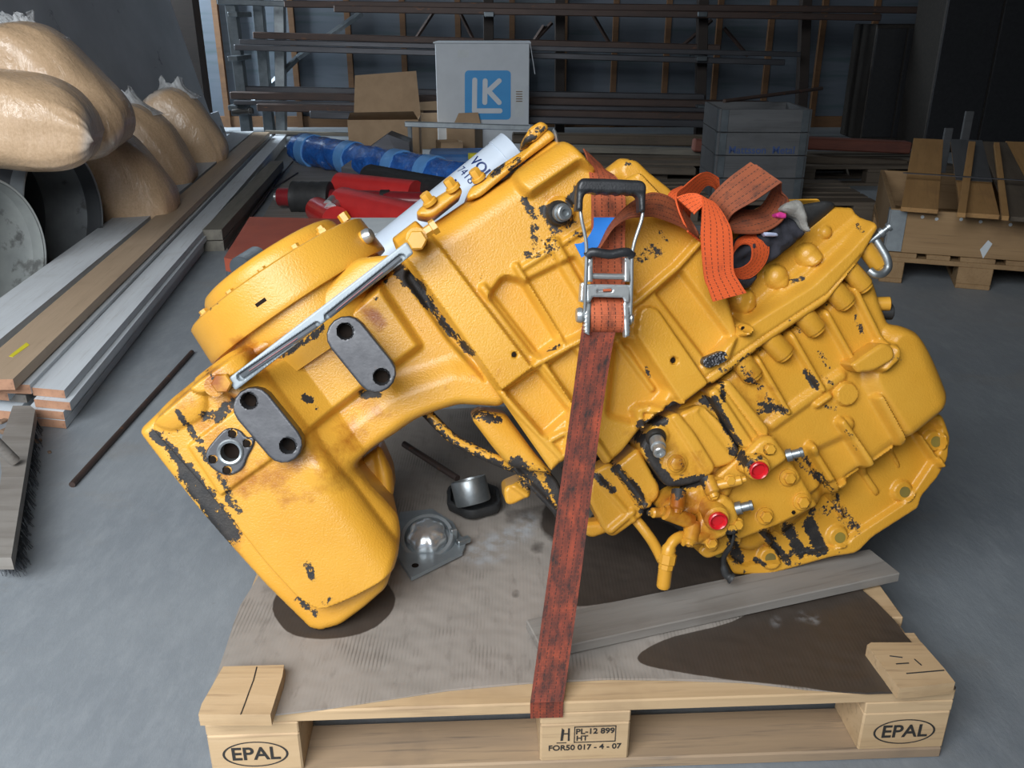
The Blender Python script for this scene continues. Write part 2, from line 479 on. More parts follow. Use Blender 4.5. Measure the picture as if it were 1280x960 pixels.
M['brown_board'] = wood('brown_board', (.47, .35, .24), (.40, .295, .20), (.31, .225, .15), .5)
M['crate_grey'] = wood('grey_crate_board', (.085, .088, .092), (.06, .063, .067), (.04, .04, .042))
M['collar_wood'] = wood('pallet_collar_wood', (.34, .215, .105), (.27, .165, .075), (.17, .10, .05))
M['board_dark'] = wood('dark_board', (.115, .09, .065), (.08, .062, .045), (.05, .04, .03))
M['ply'] = wood('orange_board', (.40, .225, .085), (.33, .18, .065), (.22, .12, .05))
M['timber_dark'] = wood('dark_timber', (.10, .075, .05), (.07, .052, .036), (.04, .03, .02))
M['stud'] = wood('stud_wood', (.17, .085, .035), (.12, .06, .026), (.07, .035, .018))
M['post_dark'] = wood('dark_post', (.028, .019, .015), (.02, .014, .011), (.012, .009, .008))

def cardboard():
    m, nt, bs, N, L = new_mat('cardboard_sheet')
    col = ramp(nt, noise_node(nt, 4, 5), (.315, .278, .245), (.26, .235, .207), .3, .7)
    dirt = noise_node(nt, 22, 7, .7, stretch=(2.2, .6, 1))
    col = mixc(nt, ramp(nt, dirt, (0, 0, 0), (.5, .5, .5), .55, .75), col, (.12, .10, .085))
    tc = N.new('ShaderNodeTexCoord'); wv = N.new('ShaderNodeTexWave'); wv.inputs['Scale'].default_value = 48; wv.inputs['Distortion'].default_value = .4
    L.new(tc.outputs['Object'], wv.inputs['Vector'])
    pt = maths(nt, 'MULTIPLY', maths(nt, 'LESS_THAN', wv.outputs['Fac'], .3), ramp(nt, noise_node(nt, 7, 3), (0, 0, 0), (.55, .55, .55), .52, .66))
    col = mixc(nt, pt, col, (.10, .085, .07))
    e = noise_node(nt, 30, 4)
    st = maths(nt, 'ADD', attr(nt, 'stain_shade'), maths(nt, 'MULTIPLY', maths(nt, 'SUBTRACT', e, .5), .25))
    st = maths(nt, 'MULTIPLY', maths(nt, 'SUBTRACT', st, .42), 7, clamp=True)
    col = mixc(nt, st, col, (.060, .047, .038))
    pale = maths(nt, 'MULTIPLY', attr(nt, 'pale'), ramp(nt, noise_node(nt, 35, 5), (0, 0, 0), (1, 1, 1), .4, .6))
    col = mixc(nt, pale, col, (.36, .37, .38))
    L.new(col, bs.inputs['Base Color'])
    L.new(maths(nt, 'SUBTRACT', .62, maths(nt, 'MULTIPLY', st, .2)), bs.inputs['Roughness'])
    L.new(bumpn(nt, wv.outputs['Fac'], .06, .002), bs.inputs['Normal']); return m
M['sheet'] = cardboard()
M['carton'] = mat('carton_brown', (.40, .275, .165), (.32, .215, .125), .75, scale=9, bump=.1)
M['carton_dark'] = mat('carton_inside', (.22, .15, .09), (.16, .11, .07), .8, scale=9)
M['carton_white'] = mat('white_carton', (.56, .60, .64), (.50, .54, .58), .6, scale=6)
M['logo_blue'] = mat('printed_blue', (.03, .30, .66), (.025, .27, .62), .5)
M['logo_white'] = mat('printed_white', (.62, .66, .70), (.58, .62, .66), .55)
M['ink'] = mat('black_ink', (.018, .016, .015), (.03, .028, .025), .7)
M['ink_blue'] = mat('blue_ink', (.03, .06, .17), (.025, .05, .14), .7)
M['navy'] = mat('navy_print', (.012, .035, .16), (.01, .03, .14), .5)
M['white_tube'] = mat('white_tube', (.66, .74, .84), (.60, .68, .78), .4, scale=5)
M['foam'] = mat('white_foam', (.58, .62, .64), (.50, .54, .56), .7, scale=12)
M['red_steel'] = mat('red_cylinder', (.60, .035, .032), (.50, .025, .026), .32, scale=10, coat=.3)
M['maroon'] = mat('maroon_rod', (.26, .02, .025), (.20, .015, .02), .28, scale=14, coat=.3)
M['red_box'] = mat('red_brown_box', (.34, .075, .04), (.27, .055, .03), .5, scale=9, c3=(.2, .05, .03), scale3=25)
M['blue_film'] = mat('blue_wrap', (.02, .16, .60), (.012, .07, .30), .22, scale=16, bump=.9, bscale=28, bdist=.02, coat=.5, c3=(.30, .45, .70), scale3=14, th3=.64)
M['blue_pale'] = mat('pale_blue_band', (.14, .36, .72), (.10, .28, .62), .3, scale=22)
M['blue_sheet'] = mat('blue_sheet', (.05, .16, .38), (.04, .11, .28), .5, scale=10)
M['rust'] = mat('rusty_steel', (.085, .055, .045), (.055, .040, .036), .55, .35, scale=14, stretch=(.3, 1, 1), c3=(.16, .075, .04), scale3=20, th3=.62)
M['mill'] = mat('mill_steel', (.085, .088, .098), (.055, .055, .062), .42, .5, scale=12, stretch=(.2, 1, 1), c3=(.13, .075, .05), scale3=18, th3=.64)
M['galv'] = mat('galvanised', (.36, .40, .42), (.26, .29, .31), .38, .5, scale=18)
M['galv_dark'] = mat('galvanised_dark', (.12, .14, .155), (.08, .095, .105), .4, .5, scale=18)
M['slab'] = mat('dark_sheet', (.38, .405, .44), (.29, .31, .34), .42, .0, scale=2.2, bump=.05, bscale=40, c3=(.10, .108, .12), scale3=3, th3=.64)
M['pipe_out'] = mat('galvanised_pipe', (.34, .37, .385), (.24, .26, .275), .42, .45, scale=7, c3=(.16, .165, .17), scale3=5, th3=.6)
M['pipe_in'] = mat('pipe_inside', (.12, .13, .14), (.085, .092, .10), .5, .3, scale=5)
M['pipe_light'] = mat('pale_pipe', (.36, .38, .365), (.25, .27, .265), .55, .15, scale=6, c3=(.13, .135, .13), scale3=5, th3=.58)
M['red_timber'] = wood('red_timber', (.17, .055, .035), (.12, .04, .028), (.06, .025, .02))
M['bristle'] = mat('black_bristle', (.022, .024, .028), (.05, .055, .062), .7)
M['yellow_tag'] = mat('yellow_tag', (.70, .62, .03), (.6, .52, .02), .5)
M['debris'] = mat('wood_debris', (.22, .14, .09), (.15, .1, .07), .9)

def bag_mat():
    m, nt, bs, N, L = new_mat('sawdust_in_plastic')
    n = noise_node(nt, 90, 6, .7); col = ramp(nt, n, (.66, .46, .285), (.52, .345, .20), .35, .68)
    a = attr(nt, 'empty'); col = mixc(nt, a, col, (.55, .52, .48))
    L.new(col, bs.inputs['Base Color']); bs.inputs['Roughness'].default_value = .5
    bs.inputs['Coat Weight'].default_value = .8; bs.inputs['Coat Roughness'].default_value = .16
    w = noise_node(nt, 9, 5, .6, stretch=(2.2, 2.2, .6), dist=.8)
    L.new(bumpn(nt, w, .22, .02), bs.inputs['Normal']); L.new(bumpn(nt, w, .5, .03), bs.inputs['Coat Normal'])
    return m
M['bag'] = bag_mat()
def film_mat():
    m, nt, bs, N, L = new_mat('clear_film')
    bs.inputs['Base Color'].default_value = (.72, .74, .75, 1); bs.inputs['Roughness'].default_value = .18
    w = noise_node(nt, 16, 4, .6, dist=1.2); L.new(bumpn(nt, w, .8, .02), bs.inputs['Normal'])
    L.new(maths(nt, 'ADD', .25, maths(nt, 'MULTIPLY', w, .45)), bs.inputs['Alpha']); return m
M['film'] = film_mat()

def concrete():
    m, nt, bs, N, L = new_mat('concrete_floor')
    a = noise_node(nt, 1.6, 6, .6); col = ramp(nt, a, (.185, .206, .228), (.24, .262, .28), .3, .7)
    b = noise_node(nt, 26, 6, .7, stretch=(1, .35, 1)); col = mixc(nt, ramp(nt, b, (0, 0, 0), (.55, .55, .55), .45, .75), col, (.30, .322, .34))
    c = noise_node(nt, 3.2, 5, .65, stretch=(.8, 1.4, 1)); col = mixc(nt, ramp(nt, c, (0, 0, 0), (.6, .6, .6), .56, .74), col, (.23, .215, .195))
    d = noise_node(nt, 10, 2, .4); col = mixc(nt, ramp(nt, d, (0, 0, 0), (.7, .7, .7), .77, .79), col, (.14, .135, .125))
    L.new(col, bs.inputs['Base Color']); bs.inputs['Roughness'].default_value = .58
    L.new(bumpn(nt, noise_node(nt, 70, 6, .7, stretch=(1, .4, 1)), .35, .004), bs.inputs['Normal']); return m
M['floor'] = concrete()
def backwall():
    m, nt, bs, N, L = new_mat('pale_insulation_sheet')
    g = noise_node(nt, 2.0, 5, .6, stretch=(.5, 1, 5)); col = ramp(nt, g, (.10, .122, .155), (.078, .10, .125), .3, .7)
    t = noise_node(nt, 3.0, 4, .6, stretch=(.25, 1, 4)); col = mixc(nt, ramp(nt, t, (0, 0, 0), (.8, .8, .8), .52, .68), col, (.052, .084, .094))
    L.new(col, bs.inputs['Base Color']); bs.inputs['Roughness'].default_value = .6; return m
M['backwall'] = backwall()
M['wall_dark'] = mat('dark_wall', (.06, .06, .062), (.045, .045, .048), .8, scale=2)
# ================================================================ building shell
def shell(name, c, size, m): return tag(MB().box(c, size).build(name, m, None, 0), kind='structure')
shell('floor', (.5, 4.2, -.05), (12, 13.4, .1), M['floor'])
BWY = 10.5
bw = shell('wall_back', (.5, BWY + .05, 2), (12, .1, 4), M['backwall'])
for x in (270, 293, 364, 434, 503, 572, 640, 706, 770, 836, 900, 965, 1030, 1095, 1160):
    p = ony(x, 80, BWY); MB().box((p[0] + (640 - x) * .0002, BWY - .03, 2), (.06, .06, 4)).build('stud', M['stud'], bw, 0)
MB().box((0, BWY - .02, .06), (11.5, .04, .12)).build('sill', M['stud'], bw, 0)
p = ony(240, 70, 9.9); MB().box((p[0], 9.9, 2), (.22, .22, 4)).build('post', M['post_dark'], bw, 0)
shell('wall_left', (-5.45, 4.2, 2), (.1, 13.4, 4), M['wall_dark'])
shell('wall_right', (6.45, 4.2, 2), (.1, 13.4, 4), M['wall_dark'])
shell('ceiling', (.5, 5.0, 4.05), (12, 11.4, .1), M['wall_dark'])
shell('shade_wall_front', (3.32, -.55, 2), (6.36, .1, 4), M['wall_dark'])  # unseen wall, added to keep the door light off the right side
# ================================================================ the gearbox on its pallet
DECK = 0.150                                  # top of the cardboard on the deck
_e, _y = math.radians(17), math.radians(6)
GU = V3(math.cos(_y), math.sin(_y), 0)
GN = V3(math.sin(_y) * math.cos(_e), -math.cos(_y) * math.cos(_e), math.sin(_e))
GV = np.cross(GN, GU)
_p = onz(398, 791, DECK + .002)
GF = Frame(_p - GN * .04, GU, GV)             # the foot of the left end stands on the deck
G = GF.at
gear = empty('gearbox', (_p[0] + .45, _p[1] + .1, DECK),
             'large yellow painted gearbox with chipped black patches strapped on the pallet', 'gearbox')
ZM = DECK + .003

CHIPS = [
 ([(193, 543), (215, 562), (235, 592)], 7, .85), ([(235, 592), (262, 630), (288, 668)], 13, 1.0), ([(222, 515), (232, 530), (250, 552)], 5, .75),
 ([(250, 560), (270, 585), (292, 625)], 6, .7), ([(258, 520), (275, 518)], 8, .85), ([(272, 522), (294, 500)], 9, .75), ([(205, 560), (250, 622)], 16, .38), ([(285, 625), (300, 640)], 5, .7),
 ([(380, 497), (388, 500)], 5, .85), ([(396, 510)], 4, .7), ([(330, 488), (322, 484)], 3, .6), ([(384, 706), (390, 722)], 6, .75), ([(372, 748), (398, 770)], 5, .7),
 ([(405, 755), (412, 748)], 4, .6), ([(430, 733)], 3, .4), ([(348, 446), (395, 418), (406, 408)], 5, .85), ([(318, 442), (340, 452)], 5, .4),
 ([(478, 340), (482, 352)], 4, .7), ([(470, 373)], 4, .6), ([(500, 340), (512, 352), (524, 360)], 9, 1.0), ([(520, 362), (535, 378)], 8, .9), ([(535, 378), (560, 412), (590, 442)], 5, .8),
 ([(452, 492), (472, 492)], 6, .85), ([(520, 408), (535, 418)], 3, .4), ([(205, 540), (225, 540)], 5, .45),
 ([(655, 250), (668, 272)], 6, .7), ([(668, 285), (672, 318), (660, 320)], 7, .62), ([(682, 262), (700, 285), (712, 275)], 10, .75), ([(725, 238), (712, 252)], 8, .85),
 ([(690, 292), (688, 318)], 9, .62), ([(712, 300), (728, 290)], 5, .7), ([(700, 310), (712, 304)], 4, .5), ([(798, 325), (815, 310), (826, 314)], 8, .62), ([(826, 290), (834, 302)], 3, .65), ([(838, 246)], 3, .4),
 ([(600, 346), (606, 346)], 3, .4), ([(540, 305)], 3, .35), ([(650, 392)], 2, .4), ([(686, 437), (700, 432)], 4, .6), ([(808, 460), (812, 472)], 3, .75),
 ([(617, 217), (628, 202)], 6, .85), ([(638, 210), (648, 200)], 5, .8), ([(655, 177), (667, 172)], 5, .9), ([(662, 165), (685, 158)], 5, .6),
 ([(1072, 262), (1090, 262)], 5, .42), ([(1072, 282), (1080, 292)], 5, .55), ([(990, 352), (1002, 348)], 4, .75), ([(1096, 268)], 4, .4), ([(785, 205), (792, 198)], 5, .6), ([(815, 212), (850, 240)], 4, .5),
 ([(884, 482), (905, 470), (925, 452), (955, 433)], 4, .6), ([(900, 462), (910, 466)], 5, .6), ([(955, 433), (1035, 380), (1075, 332)], 2, .45),
 ([(924, 466), (945, 480), (962, 500)], 6, .6), ([(952, 510), (978, 512)], 8, .75), ([(1008, 465), (1020, 482)], 6, .85), ([(1024, 440), (1030, 450), (1036, 460)], 5, .55), ([(1028, 470), (1040, 480)], 4, .55),
 ([(1068, 395), (1075, 415)], 6, .55), ([(985, 400), (1000, 415)], 5, .5), ([(1030, 508), (1045, 510)], 5, .6), ([(1095, 446)], 4, .4), ([(1120, 447), (1126, 450)], 4, .5),
 ([(802, 545), (812, 560), (822, 590), (840, 608)], 8, 1.0), ([(838, 608), (880, 600)], 7, 1.0), ([(800, 530), (830, 526)], 6, .9), ([(770, 586), (795, 612), (806, 640)], 7, .9), ([(815, 570), (855, 608)], 14, .35),
 ([(740, 590), (765, 612)], 6, .8), ([(892, 500), (912, 538), (922, 556)], 6, .95), ([(878, 500), (898, 512)], 7, .8), ([(902, 478), (905, 500)], 4, .7), ([(985, 562), (1010, 592), (1035, 600)], 5, .55),
 ([(1010, 580), (1040, 615), (1072, 660)], 6, .62), ([(1005, 572), (1030, 605)], 5, .72), ([(1040, 632), (1060, 655)], 12, .5), ([(985, 660), (1000, 690)], 8, .9), ([(1012, 655), (1026, 688)], 9, 1.0), ([(990, 690), (1028, 690)], 6, .85),
 ([(955, 665), (985, 702)], 6, .9), ([(945, 700), (955, 706)], 4, .85), ([(915, 668), (922, 700)], 8, .8), ([(985, 704), (1005, 706)], 3, .55), ([(930, 714), (945, 716)], 3, .5), ([(915, 560), (935, 580)], 8, .75),
 ([(645, 580), (672, 610), (692, 645)], 12, .85), ([(660, 582), (695, 605)], 10, .6), ([(585, 516), (622, 524)], 7, .8), ([(605, 524), (618, 528)], 4, .6), ([(690, 600), (700, 625)], 9, 1.0),
 ([(1015, 640), (1040, 635)], 8, .6), ([(1050, 690), (1075, 665)], 4, .4), ([(1058, 540), (1070, 560)], 5, .55), ([(938, 590), (955, 565)], 7, .5), ([(855, 575), (862, 590)], 5, .35),
 ([(905, 520), (935, 545)], 2, .35), ([(255, 397), (270, 380)], 2, .6), ([(232, 420), (236, 412)], 4, .8), ([(283, 422)], 4, .5), ([(258, 452)], 4, .45), ([(340, 300)], 2, .4), ([(258, 464), (275, 480)], 4, .6),
]
RUST = [([(230, 500), (262, 540), (300, 600)], 22, .42), ([(300, 600), (345, 590), (390, 560)], 22, .4), ([(280, 640), (300, 690)], 12, .3), ([(455, 385), (475, 405)], 10, .55), ([(430, 545), (470, 510)], 26, .36),
        ([(300, 430), (330, 450), (365, 425)], 14, .5), ([(265, 470), (285, 500)], 16, .5), ([(620, 470), (560, 480)], 10, .2), ([(400, 550), (420, 590)], 12, .35), ([(350, 620), (410, 600)], 20, .3),
        ([(690, 250), (710, 280)], 20, .25), ([(820, 560), (870, 600)], 30, .3), ([(840, 620), (880, 660)], 25, .45), ([(920, 470), (980, 520)], 25, .25), ([(1000, 590), (1070, 660)], 25, .2)]
PAINT = {'chip': CHIPS, 'rust': RUST}
def cast(name, outline, w0, feats, back, edge=(.012, .012), rad=.01, parent=gear, m='yellow', **k):
    k.setdefault('zmin', ZM)
    return relief(GF, name, outline, w0, feats, back, M[m], parent, edge=edge, rad=rad, paint=PAINT, **k)

# ---- left end: output housing with its flange, mounting pads and arch
nose = cast('output_housing', [(170, 540, .012), (212, 500), (257, 463), (288, 440), (330, 420), (420, 372), (490, 318), (512, 325), (640, 500), (628, 512),
   (611, 511), (576, 509), (544, 518), (520, 528), (497, 544), (464, 568), (442, 586), (460, 611), (480, 632), (497, 652), (500, 672), (498, 692), (482, 738), (455, 762), (425, 784), (400, 791, .006),
   (386, 788, .006), (330, 733), (277, 674), (247, 639), (205, 586)], .045,
   [('poly', [(192, 529), (257, 472), (310, 435), (430, 380), (520, 318), (660, 500), (620, 520), (560, 516), (470, 562), (440, 586), (505, 655), (505, 700), (478, 722), (440, 742), (402, 757), (376, 742), (334, 696), (298, 650), (252, 596)], .038, .009, .02),
    ('poly', [(243, 552), (302, 508), (346, 568), (283, 613)], .008, .005, .004),
    ('poly', [(282, 482), (345, 450), (410, 412), (474, 357), (526, 434), (450, 490), (378, 545)], .028, .016, .006),
    ('rib', [(262, 470), (300, 447)], .05, .028, .012), ('rib', [(420, 570), (500, 512), (570, 488), (630, 492)], .075, .020, .05),
    ('fall', [(430, 590), (505, 690), (400, 640)], .06, .05), ('dome', [(222, 508), (240, 500)], .035, .012), ('poly', [(520, 320), (545, 395), (600, 455), (610, 480), (560, 425), (505, 345)], -.014, .01, .01),
    ('hole', (288, 566), .017, .05, .085), ('hole', (431, 414), .0145, .06, .10), ('hole', (477, 471), .0145, .06, .10), ('hole', (311, 501), .0145, .06, .10), ('hole', (360, 557), .0145, .06, .10)], -.17, edge=(.016, .016), shrink=.86)
# ---- machined faces (bare grey) on the housing
def pad(outline, holes, w0, name):
    return relief(GF, name, outline, w0, [('hole', h, r, .03) for h, r in holes], w0 - .034, M['bare_iron'], nose, step=.0016, edge=(.002, .002), rad=.02, smooth=40)
def oval(a, b, ra, rb):
    a, b = V3(*a), V3(*b); e = unit(b - a); n = V3(-e[1], e[0]); out = []
    for c, r, s in ((b, rb, 1), (a, ra, -1)):
        for k in range(9):
            t = -PI / 2 + PI * k / 8; q = c + (e * math.cos(t) * s + n * math.sin(t) * s) * r; out.append((q[0], q[1], 0))
    return out
pad(oval((433, 420), (470, 466), 25, 25), [((431.5, 414), .0125), ((477, 471), .0125)], .118, 'machined_pad')
pad(oval((316, 509), (354, 555), 25, 24), [((311.5, 501), .0125), ((360, 557), .0125)], .118, 'machined_pad')
port = pad([(255, 566), (270, 547), (283, 534), (300, 537), (308, 548), (318, 545), (318, 556), (309, 571), (304, 587), (286, 596), (270, 590), (259, 580)],
    [((288, 565), .016), ((291, 542), .006), ((309, 554), .006), ((266, 574), .006), ((284, 588), .006)], .0960, 'port_face')
for (x, y), r in (((431.5, 414), .0118), ((477, 471), .0118), ((311.5, 501), .0118), ((360, 557), .0118), ((288, 565), .015)):
    wz = .1085 if x > 300 else .088
    MB().lathe(G(x, y, wz - .018), GN, [(0, r), (.004, r), (.0045, 0)], 20).build('bore', M['hole'], nose)
for x, y in ((291, 542), (309, 554), (266, 574), (284, 588)): MB().lathe(G(x, y, .0880), GN, [(0, .0062), (.0055, .0062), (.0057, 0)], 12).build('bore', M['hole'], nose)
MB().lathe(G(288, 565, .0945), GN, [(0, .0215), (.0035, .0215), (.005, .019), (.004, .0155), (-.02, .015)], 32, caps=False).build('port_ring', M['zinc_dull'], nose)
# rear foot seen under the arch
cast('rear_foot', [(440, 585), (475, 556), (490, 590), (493, 615), (486, 632), (470, 628)], -.10, [('rib', [(475, 560), (486, 630)], .02, .01, .012)], -.2, parent=nose, edge=(.015, .015))

# ---- level gauge bar
gauge = relief(GF, 'level_gauge', [(284, 474, .004), (294, 488, .004), (517, 316, .004), (508, 302, .004)], .134,
   [('rib', [(301, 471), (396, 407)], .0115, -.0085, .002), ('rib', [(410, 396), (502, 322)], .0115, -.0085, .002)], .114, M['alu'], gear, step=.0016, edge=(.0015, .0015), rad=.004, smooth=35)
for a, b in (((302, 470), (395, 407)), ((411, 395), (501, 322))):
    MB().tube([G(*a, .1275), G(*b, .1275)], .0046, 10).build('sight_glass', M['sight'], gauge)
    a2, b2 = (V3(*a) * .9 + V3(*b) * .1), (V3(*a) * .25 + V3(*b) * .75)
    MB().tube([G(*a2, .1326), G(*b2, .1326)], .0009, 6).build('red_line', M['redline'], gauge)
def hexbolt(px, py, w, r, h, parent, m='yellow_smooth', ax=None, wr=None, name='bolt', wh=.003, dome=0):
    mb = MB(); ax = GN if ax is None else ax; p = G(px, py, w)
    if wr: mb.lathe(p - ax * .004, ax, [(0, wr), (wh + .003, wr), (wh + .004, wr - .001)], 20)
    mb.lathe(p, ax, [(wh, r), (wh + h * .85, r), (wh + h, r * .86)], 6)
    if dome: mb.lathe(p, ax, [(wh + h, r * .55), (wh + h + dome, r * .5)], 12)
    return mb.build(name, M[m], parent)
IN = unit(G(310, 455, .1) - G(278, 478, .1))
for (x, y), s in (((280, 478), 1), ((521, 301), 1)):
    hexbolt(x, y, .122, .0165, .016, gauge, wr=.014)
    MB().lathe(G(x, y, .06), GN, [(0, .017), (.064, .017)], 20).build('gauge_boss', M['yellow'], nose)
MB().lathe(G(531, 291, .115), unit(GU * .85 + GV * .5), [(0, .009), (.012, .009), (.013, .013), (.022, .013)], 6).build('bolt', M['yellow_smooth'], gauge)

# ---- round stepped cover at the top left
wc = -.115
A0, A1 = G(350, 347, wc), G(350 + 58, 347 + 81.4, wc)
caxis = unit(A1 - A0); pxm = np.linalg.norm(A1 - A0) / 100.0
L_ = lambda px: px * pxm
def turned(name, prof, parent, m='yellow', seg=72):
    P = [(L_(t), L_(r)) for t, r in prof]; V = []; ax = caxis; a = unit(np.cross(ax, GN)); b = np.cross(ax, a)
    # refine along the profile so that the paint wear can follow it
    Q = []
    for (t0, r0), (t1, r1) in zip(P[:-1], P[1:]):
        n = max(1, int(math.hypot(t1 - t0, r1 - r0) / .006))
        Q += [(t0 + (t1 - t0) * k / n, r0 + (r1 - r0) * k / n) for k in range(n)]
    Q.append(P[-1]); F = []
    for t, r in Q:
        for k in range(seg): th = 2 * PI * k / seg; V.append(A0 + ax * t + (a * math.cos(th) + b * math.sin(th)) * max(r, 1e-5))
    for i in range(len(Q) - 1):
        for k in range(seg):
            k2 = (k + 1) % seg; F.append([i * seg + k, i * seg + k2, (i + 1) * seg + k2, (i + 1) * seg + k])
    px = to_px(np.array(V))
    return link(name, V, F, M[m], parent, 35, attrs={k: paint_field(px, v) for k, v in PAINT.items()})
cov = turned('clutch_cover', [(-5, 96), (-5, 124), (-3, 127), (42, 130), (45, 129), (46, 122), (46, 110)], gear)
turned('cover_cap', [(-27, 0), (-27, 86), (-25, 92), (-20, 96), (-13, 98), (2, 99)], cov)
turned('cover_base', [(44, 116), (44, 119), (72, 119), (76, 114), (110, 108), (110, 60)], cov)
def on_rim(px, py, out, rr):      # point of the cover's wall that is seen at px,py
    P = G(px, py, 0); r0 = ray(px, py); a = np.cross(caxis, np.cross(r0, caxis)); d0 = CAMP - A0
    q = r0 - caxis * (r0 @ caxis); c = d0 - caxis * (d0 @ caxis); R = L_(rr)
    A_, B_, C_ = q @ q, 2 * q @ c, c @ c - R * R; t = (-B_ - math.sqrt(max(B_ * B_ - 4 * A_ * C_, 0))) / (2 * A_)
    p = CAMP + r0 * t; nn = unit((p - A0) - caxis * ((p - A0) @ caxis)); return p + nn * out, nn
for x, y in ((258, 394), (291, 370), (331, 342), (372, 313), (404, 290)):
    p, nn = on_rim(x, y, .0, 114)
    MB().lathe(p + caxis * .016, -caxis, [(0, .012), (.020, .012), (.021, .008), (.027, .008)], 6).build('bolt', M['yellow_smooth'], cov)
for x, y in ((431, 273),):
    p, nn = on_rim(x, y, .0, 112)
    MB().lathe(p + caxis * .006, -caxis, [(0, .010), (.016, .010)], 6).build('bolt', M['grime' if x < 300 else 'yellow_smooth'], cov)
for x, y in ((326, 378), (336, 396)):
    p, nn = on_rim(x, y, -.002, 129 if x < 330 else 120); t = np.cross(nn, caxis)
    MB().box(p, (.020, .006, .005), np.stack([t, caxis, nn], 1)).build('slot', M['hole'], cov)
p, nn = on_rim(449, 301, .004, 121); ax = unit(-caxis * .1 + GU * .9 + GV * .3 + GN * .4)
MB().lathe(p - ax * .02, ax, [(0, .016), (.022, .016), (.024, .013), (.034, .0125), (.038, .009)], 20).build('plug_boss', M['yellow'], cov)
MB().lathe(p + ax * .010, ax, [(0, .0135), (.008, .0135), (.014, .010), (.015, .005)], 18).build('steel_plug', M['steel'], cov)
cast('neck', [(262, 470), (300, 438), (445, 322), (490, 318), (478, 345), (400, 400), (300, 458)], .05, [('fall', [(260, 455), (450, 305), (420, 400)], .05, .05)], -.15, edge=(.012, .012), parent=nose)

# ---- main housing
main = cast('main_housing', [(487, 293, .006), (519, 268, .006), (531, 281, .004), (560, 262), (588, 243), (640, 215), (672, 188), (693, 166), (712, 180), (735, 206), (762, 232), (800, 214), (846, 262), (879, 297, .006),
   (905, 350), (925, 420), (940, 450), (884, 481, .004), (850, 506, .004), (843, 500), (825, 512), (800, 538), (778, 566), (757, 583), (742, 560), (712, 568), (690, 590, .004), (626, 498), (560, 402), (497, 318)], .055,
   [('poly', [(487, 293), (519, 268), (665, 459), (626, 488)], .019, .005, .004),
    ('fall', [(535, 287), (650, 210), (640, 330)], .045, .05),
    ('poly', [(646, 232), (660, 247), (722, 205), (745, 215), (700, 150), (640, 195)], .030, .014, .008),
    ('fall', [(588, 243), (693, 166), (720, 240)], .015, .012),
    ('poly', [(630, 345), (655, 352), (702, 424), (668, 448), (610, 372)], -.027, .012, .012),
    ('poly', [(655, 352), (720, 320), (760, 395), (722, 420), (702, 428)], -.014, .010, .008),
    ('poly', [(632, 489), (672, 462), (713, 516), (680, 545)], -.022, .008, .006),
    ('poly', [(686, 457), (716, 434), (745, 470), (735, 520), (720, 510)], -.016, .008, .006),
    ('rib', [(645, 333), (704, 430)], .011, .012, .006), ('rib', [(604, 360), (674, 450)], .013, .012, .007), ('rib', [(692, 306), (735, 378)], .020, .014, .009), ('dome', [(692, 307)], .016, .012),
    ('rib', [(667, 456), (726, 424), (796, 376), (845, 334), (876, 300)], .012, .013, .006), ('rib', [(650, 337), (722, 292), (770, 262)], .010, .006, .006),
    ('rib', [(679, 456), (716, 502), (706, 568)], .009, .010, .005), ('rib', [(628, 492), (705, 575)], .012, .008, .005),
    ('rib', [(690, 548), (705, 540), (720, 548), (745, 552), (760, 575)], .012, .010, .006),
    ('rib', [(846, 262), (879, 298)], .012, .008, .006), ('rib', [(800, 214), (846, 262)], .014, .006, .006), ('rib', [(796, 376), (765, 335), (735, 300)], .009, .008, .006),
    ('poly', [(820, 366), (852, 338), (912, 420), (900, 438), (884, 450)], -.018, .010, .006),
    ('poly', [(770, 425), (790, 425), (835, 490), (800, 530), (760, 520)], -.020, .016, .012),
    ('rib', [(775, 428), (818, 487)], .010, .010, .007), ('rib', [(786, 438), (812, 480)], .008, .008, .006),
    ('rib', [(850, 506), (820, 510), (800, 512), (798, 530)], .014, .014, .007), ('poly', [(790, 512), (812, 505), (835, 512), (815, 525), (800, 536)], .012, .006, .005),
    ('poly', [(793, 418), (797, 388), (806, 382), (820, 386), (884, 479), (850, 505)], .016, .005, .008), 
    ('boss', (700, 265), .024, .010, .006), ('hole', (642, 443), .0042, .012), ('hole', (840, 450), .0058, .012)],
   -.20, edge=(.010, .010), shrink=.9)
MB().lathe(G(642, 443, .070), GN, [(0, .0042), (.003, .0042), (.0034, 0)], 14).build('bore', M['hole'], main)
MB().lathe(G(840, 450, .063), GN, [(0, .0056), (.002, .0054), (.0024, 0)], 14).build('bore', M['hole'], main)
# top flange with bolted cover
tf = cast('top_flange', [(583, 249), (587, 234), (650, 196), (683, 158, .006), (697, 170), (645, 208), (600, 246)], .040, [('fall', [(583, 240), (683, 158), (690, 240)], .02, .012)], -.10, parent=main, edge=(.006, .006))
cast('flange_cover', [(604, 228), (612, 214), (668, 178), (676, 176), (655, 196)], .02, [], -.10, parent=main, edge=(.015, .015), rad=.012)
cast('flange_lug', [(655, 178), (661, 160), (677, 150), (688, 158), (670, 176)], .045, [], -.04, parent=main, edge=(.006, .006), rad=.008)
cast('side_cover', [(519, 268), (524, 258), (572, 228), (580, 240), (540, 272)], .030, [('fall', [(520, 262), (574, 230), (560, 280)], .02, .015)], -.08, parent=main, edge=(.006, .006))
for x, y in ((598, 222), (566, 234), (537, 252)): hexbolt(x, y, .028, .010, .014, main, wr=.013, ax=unit(GV * .7 - GU * .5 + GN * .35))
MB().lathe(G(694, 172, .02), unit(GU + GV * .2), [(-.003, .012), (.0, .016), (.003, .012)], 20).build('ring_eye', M['steel'], main)
